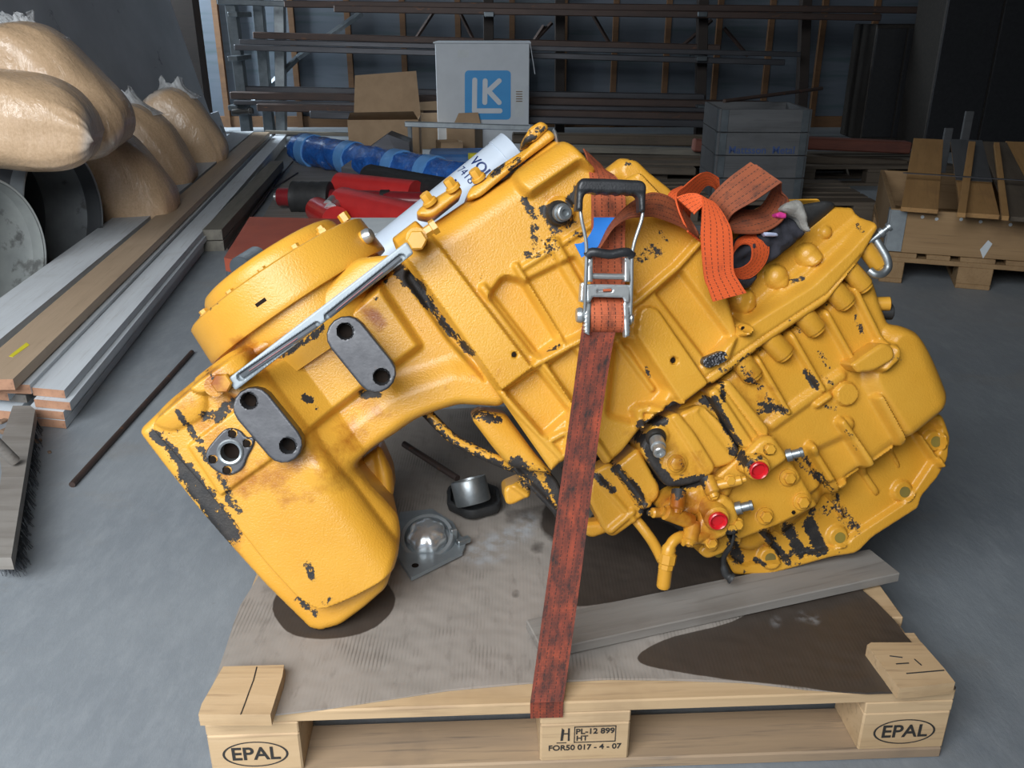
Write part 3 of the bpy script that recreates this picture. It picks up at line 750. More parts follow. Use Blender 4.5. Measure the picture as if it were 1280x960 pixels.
# rear castings over the top edge
cast('rear_casting', [(752, 216), (776, 196, .006), (796, 200), (812, 216), (838, 236), (860, 262), (868, 300), (800, 260)], -.02, [('rib', [(790, 214), (846, 262)], .05, .012, .02)], -.16, parent=main, edge=(.014, .014))
# plug on the main face
def plug(px, py, w, parent, d, tip='zinc_dull', rr=.021, collar='grime', h=.03):
    p = G(px, py, w); d = unit(d)
    MB().lathe(p - d * .004, d, [(0, rr), (.006, rr), (.010, rr * .9)], 24).build('collar', M[collar], parent)
    MB().lathe(p, d, [(.008, rr * .72), (h * .6, rr * .74), (h * .62, rr * .6), (h * .95, rr * .62), (h, rr * .52), (h, rr * .3), (h - .004, rr * .25)], 20).build('pressure_plug', M[tip], parent)
plug(698, 266, .066, main, GN + GU * .25 - GV * .1)
# oval type mark
relief(GF, 'oval_mark', oval((886, 453), (903, 446), 7, 7), .073, [('noise', 420, .003, 3.3)], .055, M['bare_iron'], main, step=.0014, edge=(.001, .001), rad=.0)

# ---- bell housing: bolted band round the open mouth
bell = cast('bell_housing', [(884, 480, .004), (868, 452), (862, 400), (868, 340), (876, 299), (905, 290), (950, 262), (985, 245), (1040, 244, .004), (1048, 254), (1083, 256, .004), (1100, 284, .004), (1076, 326), (1035, 378), (955, 432), (893, 480)], .060,
   [('fall', [(884, 447), (1087, 272), (960, 470)], .012, .010),
    ('poly', [(860, 440), (884, 444), (941, 400), (1015, 354), (1062, 310), (1100, 268), (1080, 240), (980, 235), (850, 300)], -.028, .016, .006),
    ('poly', [(905, 392), (935, 400), (952, 334), (975, 321), (1015, 288), (1050, 259), (1040, 247), (990, 252), (930, 290), (900, 330)], -.02, .012, .01),
    ('dome', [(941, 376)], .022, .022), ('dome', [(982, 345)], .022, .022), ('dome', [(1022, 317)], .022, .022), ('dome', [(1046, 288)], .012, .010),
    ('boss', (929, 411), .012, .026, .006), ('hole', (929, 411), .0048, .018),
    ('rib', [(868, 340), (914, 420), (905, 445)], .018, .012, .012), ('rib', [(884, 470), (955, 420), (1035, 367), (1078, 318)], .004, -.003, .003)],
   -.20, edge=(.008, .008), shrink=.9, parent=gear)
relief(GF, 'bell_mouth', [(905, 378), (950, 333), (975, 320), (1015, 288), (1046, 262), (1048, 254), (1034, 250), (1000, 256), (950, 280), (915, 320)], .024,
       [('fall', [(950, 345), (1050, 265), (930, 290)], .03, .03)], -.04, M['black_rubber'], bell, edge=(.006, .006), rad=.012)
MB().lathe(G(929, 411, .056), GN, [(0, .0046), (.003, .0045), (.0035, 0)], 14).build('bore', M['hole'], bell)

# ---- converter cover at the lower right, with ribs, drum and bolted base flange
flange = cast('base_flange', [(905, 690), (918, 719), (961, 719), (998, 709), (1040, 697), (1072, 692), (1092, 672), (1150, 635), (1152, 622), (1173, 598), (1186, 574), (1189, 545), (1180, 520), (1100, 480), (900, 600)], -.018,
   [('poly', [(900, 690), (930, 707), (1000, 697), (1060, 680), (1065, 672), (1140, 622), (1145, 610), (1178, 560), (1176, 530), (1100, 470), (880, 600)], -.014, .006, .006),
    ('boss', (1170, 552), .020, .010, .006), ('boss', (1131, 615), .020, .010, .006), ('boss', (1050, 672), .020, .010, .006), ('boss', (963, 698), .020, .010, .006), ('boss', (896, 692), .02, .01, .006),
    ('rib', [(1150, 545), (1174, 580)], .01, .02, .008)], -.075, edge=(.006, .006), shrink=.97)
for x, y in ((1170, 552), (1131, 615), (1050, 672), (963, 698), (898, 690)):
    MB().lathe(G(x, y, -.0215), GN, [(0, .0105), (.001, .0105), (.0012, .0)], 18).build('flange_hole', M['hole_yellow'], flange)
cover = cast('converter_cover', [(850, 512), (891, 481), (955, 432), (1035, 380), (1078, 328), (1095, 350), (1104, 380), (1114, 405), (1126, 407), (1148, 414), (1166, 434), (1180, 462), (1189, 488), (1182, 512), (1133, 553), (1150, 590), (1120, 628), (1085, 655), (1050, 664), (1000, 690), (960, 700), (925, 690), (890, 640), (850, 560)], .028,
   [('poly', [(1078, 470), (1116, 406), (1148, 412), (1195, 482), (1184, 518), (1133, 555)], .022, .03, .03),
    ('fall', [(1133, 553), (1192, 505), (1100, 480)], .03, .03), ('fall', [(1166, 430), (1190, 490), (1100, 480)], .045, .06),
    ('poly', [(1133, 553), (1060, 600), (1075, 660), (1150, 620), (1165, 560)], -.022, .014, .006),
    ('poly', [(985, 640), (1040, 600), (1085, 660), (1000, 695), (960, 670)], -.016, .014, .006), ('poly', [(930, 672), (975, 655), (1000, 700), (925, 700)], -.022, .012, .006),
    ('poly', [(1010, 568), (1060, 545), (1100, 620), (1050, 660)], -.010, .02, .01),
    ('rib', [(943, 447), (982, 514)], .012, .016, .006), ('rib', [(985, 416), (1025, 486)], .012, .016, .006), ('rib', [(1029, 390), (1066, 456)], .012, .016, .006), ('rib', [(1066, 362), (1098, 426)], .012, .014, .006),
    ('rib', [(1092, 497), (1153, 602)], .014, .022, .008), ('rib', [(1049, 527), (1119, 629)], .015, .022, .008), ('rib', [(1012, 558), (1076, 660)], .015, .022, .008), ('rib', [(958, 662), (985, 704)], .016, .016, .008),
    ('rib', [(1052, 609), (1080, 592)], .012, .018, .007), ('rib', [(1096, 577), (1118, 562)], .010, .012, .007), ('rib', [(965, 530), (1000, 505), (1050, 470)], .02, .008, .014), ('rib', [(1020, 505), (1034, 495)], .012, .014, .01),
    ('boss', (1056, 492), .0215, .012, .004), ('poly', [(1064, 456), (1096, 463), (1112, 448), (1112, 432), (1096, 425)], .020, .010, .006), ('dome', [(1058, 530)], .014, .012)],
   -.12, edge=(.018, .018), shrink=.93)
cast('lifting_lug', [(1064, 456, .004), (1074, 466, .004), (1094, 464), (1120, 449), (1118, 434), (1106, 428), (1095, 434)], .075, [], .02, parent=cover, edge=(.006, .006))
DN = unit(G(1000, 500, .05) - G(965, 447, .05))
for (x0, y0, x1, y1, r) in ((922, 445, 936, 464, 17), (957, 418, 975, 437, 17), (998, 387, 1015, 406, 17), (1036, 356, 1052, 373, 17), (1060, 335, 1075, 352, 15), (1080, 308, 1094, 326, 13)):
    a, b = G(x0, y0, .036), G(x1, y1, .036); L = np.linalg.norm(b - a); r *= pxm * .80; b = b + (b - a) / L * .012; L += .012
    MB().lathe(a, b - a, [(0, r), (L - .003, r), (L, r * .95), (L, r * .8), (L + .006, r * .78), (L + .0065, r * .7)], 24).build('bolt_boss', M['yellow'], cover)
MB().lathe(G(1096, 380, .0), unit(GU + GN * .3), [(0, .013), (.022, .013), (.024, .010)], 20).build('side_plug', M['yellow_smooth'], cover)
MB().lathe(G(1099, 390, -.01), unit(GU + GN * .2), [(0, .015), (.022, .015), (.024, .012)], 20).build('rubber_plug', M['black_rubber'], cover)

# ---- dark oily core behind the lower castings
cast('oily_core', [(700, 585), (760, 570), (850, 510), (960, 540), (1000, 640), (930, 700), (880, 690), (845, 660), (800, 640), (760, 640)], -.035, [], -.10, m='grime', edge=(.01, .01), shrink=.9)
cast('lower_drum', [(588, 521), (600, 512), (632, 517), (668, 566), (690, 590), (660, 586), (636, 582), (614, 556)], -.04, [('cyl', [(590, 520), (690, 600)], .05, -.06)], -.10, edge=(.012, .012))
cast('lower_flange_plate', [(636, 582), (668, 575), (697, 600), (712, 640), (700, 655), (690, 640)], -.05, [('rib', [(645, 590), (695, 640)], .012, .006, .008)], -.09, edge=(.005, .005))
cast('sump_box', [(742, 590, .003), (764, 578), (800, 622), (809, 640), (796, 652), (768, 672), (758, 668), (735, 622)], .02, [('rib', [(748, 600), (792, 650)], .01, .006, .007), ('rib', [(764, 662), (790, 640)], .012, .008, .007)], -.06, edge=(.006, .006))
cast('sump_box', [(766, 586), (798, 560), (826, 610), (824, 624), (806, 638), (796, 634)], .03, [('rib', [(775, 590), (808, 632)], .012, .008, .008), ('boss', (808, 632), .01, .01, .006)], -.05, edge=(.008, .008))
cast('sump_box', [(726, 655), (760, 652), (768, 664), (742, 674), (732, 670)], -.02, [], -.06, edge=(.01, .01))
v1 = cast('valve_cover', [(800, 562), (816, 532), (846, 514), (868, 540), (895, 584), (880, 602), (858, 608), (834, 610)], .055, [('rib', [(846, 520), (888, 586)], .024, .007, .005), ('boss', (845, 579), .02, .004, .004), ('boss', (822, 545), .02, .004, .004)], -.04, edge=(.006, .006), rad=.012)
v2 = cast('valve_cover', [(848, 518), (878, 505), (905, 530), (928, 565), (918, 580), (890, 588)], .050, [('rib', [(878, 515), (920, 570)], .014, -.003, .006)], -.04, edge=(.008, .008), rad=.014)
v3 = cast('valve_cover', [(884, 490), (898, 482), (912, 474), (964, 538), (958, 552), (938, 560), (925, 560)], .058, [('rib', [(892, 492), (934, 556)], .020, .008, .005), ('rib', [(905, 484), (950, 545)], .004, -.004, .004)], -.04, edge=(.006, .006), rad=.01)
plug(820, 547, .060, v1, GN - GV * .55 - GU * .1, 'steel', .018, h=.045)
hexbolt(845, 579, .060, .0115, .006, v1, wr=.016, m='yellow_smooth')
# valve plate with two capped ports
vp = cast('valve_plate', [(915, 580, .004), (938, 558), (968, 545), (990, 578), (1022, 632, .003), (975, 655), (925, 674, .004), (896, 660), (880, 610)], .055, [('boss', (990, 596), .014, .004, .004), ('boss', (1004, 626), .014, .004, .004), ('boss', (955, 646), .014, .004, .004)], .0, edge=(.003, .003), rad=.004)
for x, y in ((985, 597), (1002, 627), (956, 645)): hexbolt(x, y, .058, .0105, .010, vp, wr=.0155)
hexbolt(991, 640, .054, .004, .001, vp, m='hole', name='bore')
def portbody(cx, cy, pts, wtop, wcap, capr):
    b = cast('port_block', pts, wtop, [], .03, parent=gear, edge=(.010, .010), rad=.01)
    d = unit(GN - GV * .28 - GU * .05); p = G(cx, cy, wcap)
    MB().lathe(p - d * .05, d, [(0, capr + .007), (.046, capr + .007), (.05, capr + .004), (.0501, capr)], 28).build('port_collar', M['yellow'], b)
    MB().lathe(p, d, [(-.006, capr + .001), (.006, capr + .001), (.0075, capr - .001), (.006, capr - .003), (.0012, capr - .005), (.0012, 0)], 28).build('red_cap', M['red_cap'], b)
    return b
pb1 = portbody(948, 587, [(925, 590), (935, 566), (952, 548), (968, 545), (985, 568), (986, 576), (962, 592), (945, 600)], .085, .100, .0155)
pb2 = portbody(897, 650, [(866, 676), (872, 656), (884, 632), (905, 618), (920, 628), (926, 650), (915, 668), (882, 684)], .095, .112, .0155)
hexbolt(961, 561, .082, .0095, .008, pb1, wr=.013)
SD = unit(GU * .8 + GV * .25 + GN * .35)
for x, y, pb, w_ in ((983, 570, pb1, .075), (920, 636, pb2, .085)):
    MB().lathe(G(x, y, w_), SD, [(0, .0115), (.010, .0115), (.0102, .008), (.024, .008), (.025, .0095), (.030, .0085)], 12).build('steel_fitting', M['zinc_dull'], pb)
for x, y, pb, w_ in ((913, 660, pb2, .09), (921, 655, pb2, .088)): hexbolt(x, y, w_, .009, .008, pb, wr=.012)
# small spool valve cluster with bolts
sp = cast('spool_valve', [(826, 640), (838, 622), (862, 612), (900, 596), (920, 606), (915, 622), (885, 640), (860, 652), (840, 650)], .07, [('noise', 60, .006, 1.0)], .0, edge=(.012, .012), rad=.012)
for a, b, r in (((848, 620), (846, 636), .013), ((886, 604), (891, 616), .013), ((900, 606), (926, 600), .009), ((866, 660), (862, 676), .015), ((858, 650), (832, 640), .014), ((832, 640), (816, 641), .009), ((880, 668), (858, 676), .012)):
    p, q = G(*a, .085), G(*b, .095); L = np.linalg.norm(q - p)
    MB().lathe(p, q - p, [(-.01, r), (L, r), (L + .002, r * .8), (L + .003, r * .62), (L + .009, r * .6), (L + .0095, r * .3)], 14).build('spool', M['yellow_smooth'], sp)
for x, y in ((846, 636), (891, 618), (862, 674), (889, 678), (912, 600)): hexbolt(x, y, .092, .0085, .007, sp, wr=.011)
cast('valve_foot', [(872, 690), (890, 672), (915, 668), (922, 684), (900, 694), (885, 700)], .04, [], .0, edge=(.006, .006), parent=sp)
hexbolt(889, 680, .045, .010, .008, sp, wr=.014)
# hose elbow and hose hanging at the front
hs = MB(); pts = [G(864, 672, .08), G(848, 672, .09), G(838, 682, .095), G(833, 700, .095), G(831, 718, .09), G(829, 734, .085)]
hs.tube(catmull(pts, 5), [.011] * 5 + [.010] * 6 + [.0125] * 7 + [.0125] * 7 + [.011], 12).build('hose_elbow', M['yellow_smooth'], gear, 60)
MB().lathe(G(836, 690, .095), unit(G(832, 712, .095) - G(836, 690, .095)), [(0, .012), (.004, .0155), (.02, .0155), (.022, .0135), (.03, .0135)], 8).build('hose_nut', M['yellow_smooth'], gear)
MB().tube(catmull([G(770, 628, -.02), G(795, 650, .0), G(815, 676, .03), G(828, 700, .07)], 6), .010, 10).build('hose', M['yellow'], gear, 60)
MB().tube(catmull([G(918, 660, .08), G(915, 680, .07), G(905, 696, .04), G(907, 716, .03), G(916, 724, .035)], 6), [.003] * 8 + [.005] * 8 + [.008] * 6 + [.011] * 3, 8).build('cable_end', M['black_rubber'], gear, 60)
# hose under the arch
V = catmull([G(530, 512, -.06), G(545, 528, -.05), G(566, 548, -.05), G(592, 562, -.05), G(618, 574, -.05), G(642, 584, -.06)], 6)
mb = MB(); mb.tube(V, .0105, 12)
link('return_hose', mb.v, mb.f, M['yellow'], gear, 60, attrs={'chip': np.tile([.8, .8, .55, .4, .3, .5, .6, .7, .7, .6, .5, .7], len(V)), 'rust': np.zeros(len(mb.v))})
cast('rear_leg', [(630, 610), (648, 602), (662, 598), (664, 620), (640, 632), (632, 630)], -.13, [('rib', [(640, 606), (660, 620)], .01, .006, .006)], -.2, edge=(.006, .006))
# ================================================================ pallet and what lies on it
FL, FR = onz(253, 893, .144), onz(1196, 862, .144)
PA = math.atan2(FR[1] - FL[1], FR[0] - FL[0])
pal = empty('wooden_pallet', (FL[0], FL[1], 0), 'pale wooden euro pallet in front under the yellow gearbox', 'pallet', rz=PA)
Rz = lambda a: np.array([[math.cos(a), -math.sin(a), 0], [math.sin(a), math.cos(a), 0], [0, 0, 1]])
def make_pallet(root, wm, om, notch=True):
    rows = [(0, .145), (.186, .1), (.3275, .145), (.5135, .1), (.655, .145)]
    for y, w_ in rows:
        MB().box((.6, y + w_ / 2, .133), (1.2, w_, .022), bev=.0025).build('deck_board', wm, root, 30, local=True)
    for x in (0, .5275, 1.055):
        MB().box((x + .0725, .4, .111), (.8, .145, .022), [[0, -1, 0], [1, 0, 0], [0, 0, 1]], bev=.002).build('stringer_board', wm, root, 30, local=True)
        for y, d in ((0, .1), (.3275, .145), (.7, .1)):
            MB().box((x + .0725, y + d / 2, .061), (.145, d, .078), bev=.003).build('block', wm, root, 30, local=True)
    for y, d in ((0, .1), (.3275, .145), (.7, .1)):
        MB().box((.6, y + d / 2, .011), (1.2, d, .022), bev=.003).build('runner_board', om, root, 30, local=True)
make_pallet(pal, M['pallet_new'], M['pallet_old'])
PR = Rz(PA)
def pw(x, y, z): return PR @ V3(x, y, z) + V3(FL[0], FL[1], 0)
def oval_mark(cx, cz):
    n = 40; mb = MB(); V = []
    for k in range(n):
        t = 2 * PI * k / n
        for r in (1, .93): V.append(pw(cx + .052 * r * math.cos(t), -.0006, cz + .026 * r * math.sin(t) * (1 if r == 1 else .985)))
    F = [[2 * k, 2 * k + 1, (2 * k + 3) % (2 * n), (2 * k + 2) % (2 * n)] for k in range(n)]
    link('stamp_oval', V, F, M['ink'], pal, 0)
XD, ZD = PR @ V3(1, 0, 0), V3(0, 0, 1)
for cx in (.0725, 1.128):
    oval_mark(cx, .060); text_obj('EPAL', .036, pw(cx, -.0004, .060), XD, ZD, M['ink'], pal, 'stamp_lettering', bold=.0006)
bx = .600
for x0, z0, x1, z1 in ((-.018, .094, .050, .0925), (-.018, .062, .050, .0605), (-.018, .094, -.0165, .0605), (.0485, .094, .050, .0605), (-.046, .062, -.030, .0605)):
    MB().box(pw(bx + (x0 + x1) / 2, -.0004, (z0 + z1) / 2), (abs(x1 - x0), .0006, abs(z1 - z0)), PR).build('stamp_line', M['ink'], pal, 0)
text_obj('PL-12 899', .0155, pw(bx + .016, -.0004, .0835), XD, ZD, M['ink'], pal, 'stamp_lettering', bold=.0003)
text_obj('HT', .0145, pw(bx - .005, -.0004, .0695), XD, ZD, M['ink'], pal, 'stamp_lettering', bold=.0003)
text_obj('FOR50 017 - 4 - 07', .0150, pw(bx, -.0004, .0505), XD, ZD, M['ink'], pal, 'stamp_lettering', bold=.0003)
MB().prism([pw(bx - .04 + a, -.0004, .066 + b) for a, b in ((0, 0), (.004, 0), (.006, .022), (.002, .026))], PR @ V3(0, -.0006, 0)).build('stamp_mark', M['ink'], pal, 0)
MB().box(pw(bx - .0265, -.0004, .078), (.003, .0006, .026), PR).build('stamp_mark', M['ink'], pal, 0)
MB().box(pw(bx - .032, -.0004, .080), (.012, .0006, .002), PR).build('stamp_mark', M['ink'], pal, 0)

# cardboard sheet
DF = Frame(V3(0, 0, .1445), V3(1, 0, 0), V3(0, 1, 0))
STAIN_SHADE = [('poly', [(345, 745), (360, 790), (420, 798), (475, 780), (492, 740), (430, 700)], 14, 1.0),
         ('poly', [(735, 650), (800, 620), (1000, 600), (1100, 690), (980, 712), (860, 738), (770, 752), (715, 756), (712, 720)], 12, 1.0),  # real oil stain, widened to paint in the shade under the valves
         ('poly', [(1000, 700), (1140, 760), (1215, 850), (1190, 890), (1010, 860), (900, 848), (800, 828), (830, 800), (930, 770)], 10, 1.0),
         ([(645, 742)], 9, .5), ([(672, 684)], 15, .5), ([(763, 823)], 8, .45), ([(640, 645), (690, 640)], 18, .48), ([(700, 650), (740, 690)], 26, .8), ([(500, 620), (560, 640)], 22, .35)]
PALE = [([(590, 690), (650, 665), (660, 655)], 10, .85), ([(600, 700), (625, 690)], 8, .7), ([(1000, 770), (1020, 775)], 4, .6), ([(970, 777)], 5, .4)]
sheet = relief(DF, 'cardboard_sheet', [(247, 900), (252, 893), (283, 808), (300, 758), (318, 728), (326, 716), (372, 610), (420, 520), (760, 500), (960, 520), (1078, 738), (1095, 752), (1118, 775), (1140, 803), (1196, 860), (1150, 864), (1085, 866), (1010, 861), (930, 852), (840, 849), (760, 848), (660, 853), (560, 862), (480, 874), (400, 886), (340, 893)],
    .0035, [('noise', 7, .003, .3), ('noise', 45, .0012, 1.3)], .0002, M['sheet'], None, step=.005, edge=(.0, .0), rad=.003, paint={'stain_shade': STAIN_SHADE, 'pale': PALE}, smooth=60)
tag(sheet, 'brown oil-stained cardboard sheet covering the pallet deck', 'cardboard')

def slab_px(name, pts, ztop, th, m, label, cat, bev=True, nz=0):
    P = np.array([onz(x, y, ztop) for x, y in pts]); mb = MB(); mb.prism(P, (0, 0, -th))
    return tag(mb.build(name, m, None, 25), label, cat)
def board_px(name, a, b, wpx, ztop, th, m, label, cat, endm=None):
    pass
def crack(parent, pts, z):
    mb = MB(); mb.tube([onz(x, y, z) for x, y in pts], .0012, 5); mb.build('crack', M['ink'], parent)
o = slab_px('wood_offcut', [(248, 893), (252, 880), (279, 833), (317, 832), (355, 831), (353, 845), (338, 893)], .1705, .022, M['pallet_new'], 'cracked pale wood offcut lying at the left front corner of the pallet', 'wood block')
crack(o, [(321, 834), (317, 850), (311, 866), (306, 880), (301, 893)], .1705)
o = slab_px('wood_offcut', [(1084, 806), (1089, 803), (1152, 803), (1180, 835), (1194, 853), (1150, 858), (1124, 860)], .1705, .022, M['pallet_new'], 'grained pale wood offcut lying at the right front corner of the pallet', 'wood block')
for a in ([(1112, 820), (1128, 822)], [(1120, 830), (1136, 829)], [(1143, 824), (1152, 832)], [(1133, 842), (1180, 838)]): crack(o, a, .1705)
# grey plank across the cardboard, built along its own axis
a, b = onz(695, 787, .172), onz(1106, 700, .172)
d = b - a; L = np.linalg.norm(d); ang = math.atan2(d[1], d[0])
pk = MB().box((L / 2 - .02, 0, -.011), (L + .04, .088, .020), bev=.002).build('grey_plank', M['plank_grey'], None, 30, local=True)
pk.location = tuple(a); pk.rotation_euler = (0, 0, ang); tag(pk, 'weathered grey plank lying across the cardboard under the gearbox', 'plank')
# pale flange with domed cover
fb = empty('domed_flange', onz(540, 690, DECK), 'shiny metal flange with scalloped dome on the cardboard under the arch', 'metal part')
z0 = DECK + .002
P = [onz(x, y, z0 + .008) for x, y in ((488, 680), (500, 700), (514, 722), (578, 690), (582, 680), (566, 652), (540, 636), (500, 640))]
MB().prism(P, (0, 0, -.008)).build('base_plate', M['galv'], fb)
c = onz(534, 672, z0 + .02); ax = unit(V3(-.05, -.42, .9))
MB().lathe(c - ax * .012, ax, [(0, .055), (.014, .055), (.018, .053), (.0182, .046), (.004, .044)], 40).build('collar_ring', M['galv'], fb)
MB().lathe(c, ax, [(-.004, .040), (.006, .040), (.014, .037), (.022, .030), (.027, .020), (.029, .008), (.029, 0)], 56, mod=lambda th, t: 1 + .055 * math.cos(7 * th)).build('scalloped_dome', M['chrome'], fb, 60)
p = onz(567, 670, z0 + .02)
MB().box(p, (.014, .012, .035), Rz(.5), bev=.002).build('clamp_ear', M['zinc_dull'], fb)
MB().box(p + V3(.02, -.005, -.008), (.03, .014, .012), Rz(.6), bev=.002).build('clamp_ear', M['zinc_dull'], fb)
MB().lathe(onz(519, 707, z0 + .0085), (0, 0, 1), [(0, .007), (.0008, .007), (.0009, 0)], 16).build('bolt_hole', M['hole'], fb)
# black scalloped tray with a filter can
tr = empty('black_tray', onz(590, 630, DECK), 'black scalloped rubber tray on the cardboard under the arch', 'tray')
c = onz(592, 622, DECK + .02)
def lobes(th, t): return 1 + .06 * math.cos(6 * th + .4) + .18 * abs(math.cos(th - .3))
MB().lathe(c - V3(0, 0, .018), (0, 0, 1), [(0, .050), (.004, .055), (.018, .058), (.026, .056), (.026, .050), (.008, .046), (.007, 0)], 60, mod=lobes).build('tray_wall', M['black_rubber'], tr, 60)
ca = empty('filter_can', onz(592, 612, DECK + .02), 'short grey metal can lying in the black tray', 'can')
c = onz(588, 612, DECK + .062); ax = unit(V3(-.22, .35, .8))
MB().lathe(c - ax * .03, ax, [(0, .036), (.003, .0385), (.05, .0385), (.053, .037), (.053, .034), (.046, .033), (.045, 0)], 40).build('can_body', M['zinc_dull'], ca, 40)
MB().lathe(c + ax * .016, ax, [(0, .033), (.002, .033), (.0022, 0)], 30).build('can_top', M['bare_iron'], ca)
rd = MB().tube([onz(505, 555, .235), onz(572, 598, .222)], .0075, 10).build('steel_rod', M['rust'], None, 60)
tag(rd, 'short dark steel rod resting on the grey can under the arch', 'rod')

# ================================================================ ratchet strap
st = empty('ratchet_strap', onz(684, 880, .146), 'orange ratchet tie-down strap tensioned over the yellow gearbox', 'strap')
def band(name, pairs, m, n=8, th=.0028, parent=st):
    A = [GF.at(*p[0]) if len(p[0]) == 3 else np.array(p[0][1:]) for p in pairs]; B = [GF.at(*p[1]) if len(p[1]) == 3 else np.array(p[1][1:]) for p in pairs]
    V, F, U = ribbon(None, A, B, n, th); return link(name, V, F, M[m], parent, 40, uvs=U)
W3 = lambda q: (0,) + tuple(q)
e0, e1 = pw(*(PR.T @ (onz(663, 893, .147) - V3(FL[0], FL[1], 0)))), onz(706, 893, .147)
fy = -.004
def front(px_, z):            # on the pallet's front face
    for k in range(60):
        pass
    q = onz(px_, 893, .147); l = PR.T @ (q - V3(FL[0], FL[1], 0)); return pw(l[0], fy, z)
low = band('webbing_lower', [((729, 400, .135), (776, 400, .135)), ((726, 420, .130), (768, 420, .130)), (W3(G(712, 520, .13) * .5 + (G(727, 420, .13) * .79 + front(664, .149) * .21) * .5), W3(G(750, 520, .13) * .5 + (G(768, 420, .13) * .79 + front(706, .149) * .21) * .5)),
     (W3(G(727, 420, .13) * .3 + front(664, .149) * .7), W3(G(768, 420, .13) * .3 + front(706, .149) * .7)), (W3(front(664, .1495)), W3(front(706, .1495)))], 'strap_dirty', 10)
band('webbing_edge', [(W3(front(664, .1495)), W3(front(706, .1495))), (W3(front(664, .135)), W3(front(706, .135))), (W3(front(664.5, .119)), W3(front(706, .119)))], 'strap_dirty', 4)
band('webbing_upper', [((738, 375, .120), (781, 375, .120)), ((739, 300, .105), (781, 300, .105)), ((739, 245, .090), (781, 245, .090)), ((736, 212, .05), (770, 222, .05)), ((733, 195, .0), (758, 214, .01)), ((729, 186, -.06), (750, 205, -.06))], 'strap_mid', 8)
# spool of webbing wound on the ratchet
sc_ = G(757, 393, .125); V = []; F = []; U = []
xa, ya = unit(G(781, 393, .125) - G(735, 393, .125)), None
hw = np.linalg.norm(G(780, 393, .125) - G(736, 393, .125)) / 2
MB().lathe(sc_ - xa * hw, xa, [(0, .026), (2 * hw, .026)], 36)
for k in range(37):
    t = 2 * PI * k / 36; dv = GN * math.cos(t) * .024 + GV * math.sin(t) * .030
    for s_ in (-1, 1): V.append(sc_ + xa * hw * s_ * .97 + dv); U.append(((s_ + 1) / 2, k * .0048))
F = [[2 * k, 2 * k + 2, 2 * k + 3, 2 * k + 1] for k in range(36)]
F += [[2 * k for k in range(36)][::-1], [2 * k + 1 for k in range(36)]]
link('webbing_spool', V, F, M['strap_mid'], st, 40, uvs=U)
# metal ratchet
WR = .150
def bar_px(pts, r, name, m, n=5, smooth=60, seg=10):
    mb = MB(); mb.tube(catmull([G(*p) for p in pts], n) if len(pts) > 2 else [G(*p) for p in pts], r, seg); return mb.build(name, M[m], st, smooth)
bar_px([(725, 258, .175), (727, 275, .175), (733, 307, .17), (732, 355, .16), (731, 395, .145)], .0030, 'handle_wire', 'steel')
bar_px([(804, 258, .175), (802, 275, .175), (791, 312, .17), (789.5, 355, .16), (788.5, 393, .145)], .0030, 'handle_wire', 'steel')
g_ = relief(GF, 'handle_grip', [(722, 231), (727, 222), (760, 223), (803, 225), (808.5, 231), (807.5, 264, .002), (800, 265, .002), (799, 246), (793, 242), (788, 243.5), (782, 241), (775, 243.5), (768, 241), (761, 243), (754, 240.5), (747, 242.5), (740, 239.5), (733, 241), (729.5, 247), (729, 263, .002), (720.5, 263, .002)],
    .190, [('rib', [(727, 232), (803, 234)], .016, .002, .006)], .166, M['black_plastic'], st, step=.0016, edge=(.005, .005), rad=.006)
bar_px([(734, 320, .165), (738, 316, .168), (745, 315.5, .17), (762, 318, .17), (778, 315.5, .17), (786, 316, .168), (790, 320, .165)], .0075, 'release_grip', 'black_plastic')
def plate_px(name, pts, w0, th, m='steel', feats=()):
    return relief(GF, name, pts, w0, list(feats), w0 - th, M[m], st, step=.0015, edge=(.0012, .0012), rad=.002)
plate_px('release_arm', [(735, 322, 0), (741, 322, 0), (741, 352, 0), (735, 352, 0)], .166, .02)
plate_px('release_arm', [(781, 322, 0), (787.5, 322, 0), (787.5, 352, 0), (781, 352, 0)], .166, .02)
bar_px([(738, 345, .158), (785, 346, .158)], .0048, 'cross_bar', 'steel')
plate_px('slide_plate', [(733, 355, .002), (789, 356, .002), (787, 378, .002), (781, 378), (779, 372), (741, 371), (738, 378), (734, 378, .002)], .158, .004, feats=[('rib', [(748, 364), (764, 363)], .004, -.003, .002)])
MB().tube([G(754, 363, .1585), G(764, 362.5, .1585)], .0022, 8).build('slot_web', M['strap_mid'], st)
def toothed(x, y0, y1, s_):
    pts = [(x, y0, 0)]; n = 9
    for k in range(n):
        yy = y0 + (y1 - y0) * k / n; pts += [(x + s_ * 4.6, yy + 1, 0), (x + s_ * 3.0, yy + (y1 - y0) / n * .55, 0)]
    pts += [(x + s_ * 4, y1, 0), (x - s_ * 2, y1 + 3, 0), (x - s_ * 4, y0 + 6, 0)]
    return pts
plate_px('side_plate', toothed(735, 372, 416, -1), .150, .018)
plate_px('side_plate', toothed(783.5, 374, 419, 1), .150, .018)
plate_px('side_plate', [(727, 354, 0), (732, 352, 0), (731, 378, 0), (725.5, 377, 0)], .145, .02)
MB().lathe(G(725, 394, .135) - xa * .006, xa, [(0, .011), (.004, .013), (.008, .013), (.012, .010)], 12).build('axle_nut', M['steel'], st)
MB().lathe(G(788, 398, .135) - xa * .004, xa, [(0, .010), (.004, .012), (.008, .009)], 12).build('axle_nut', M['steel'], st)
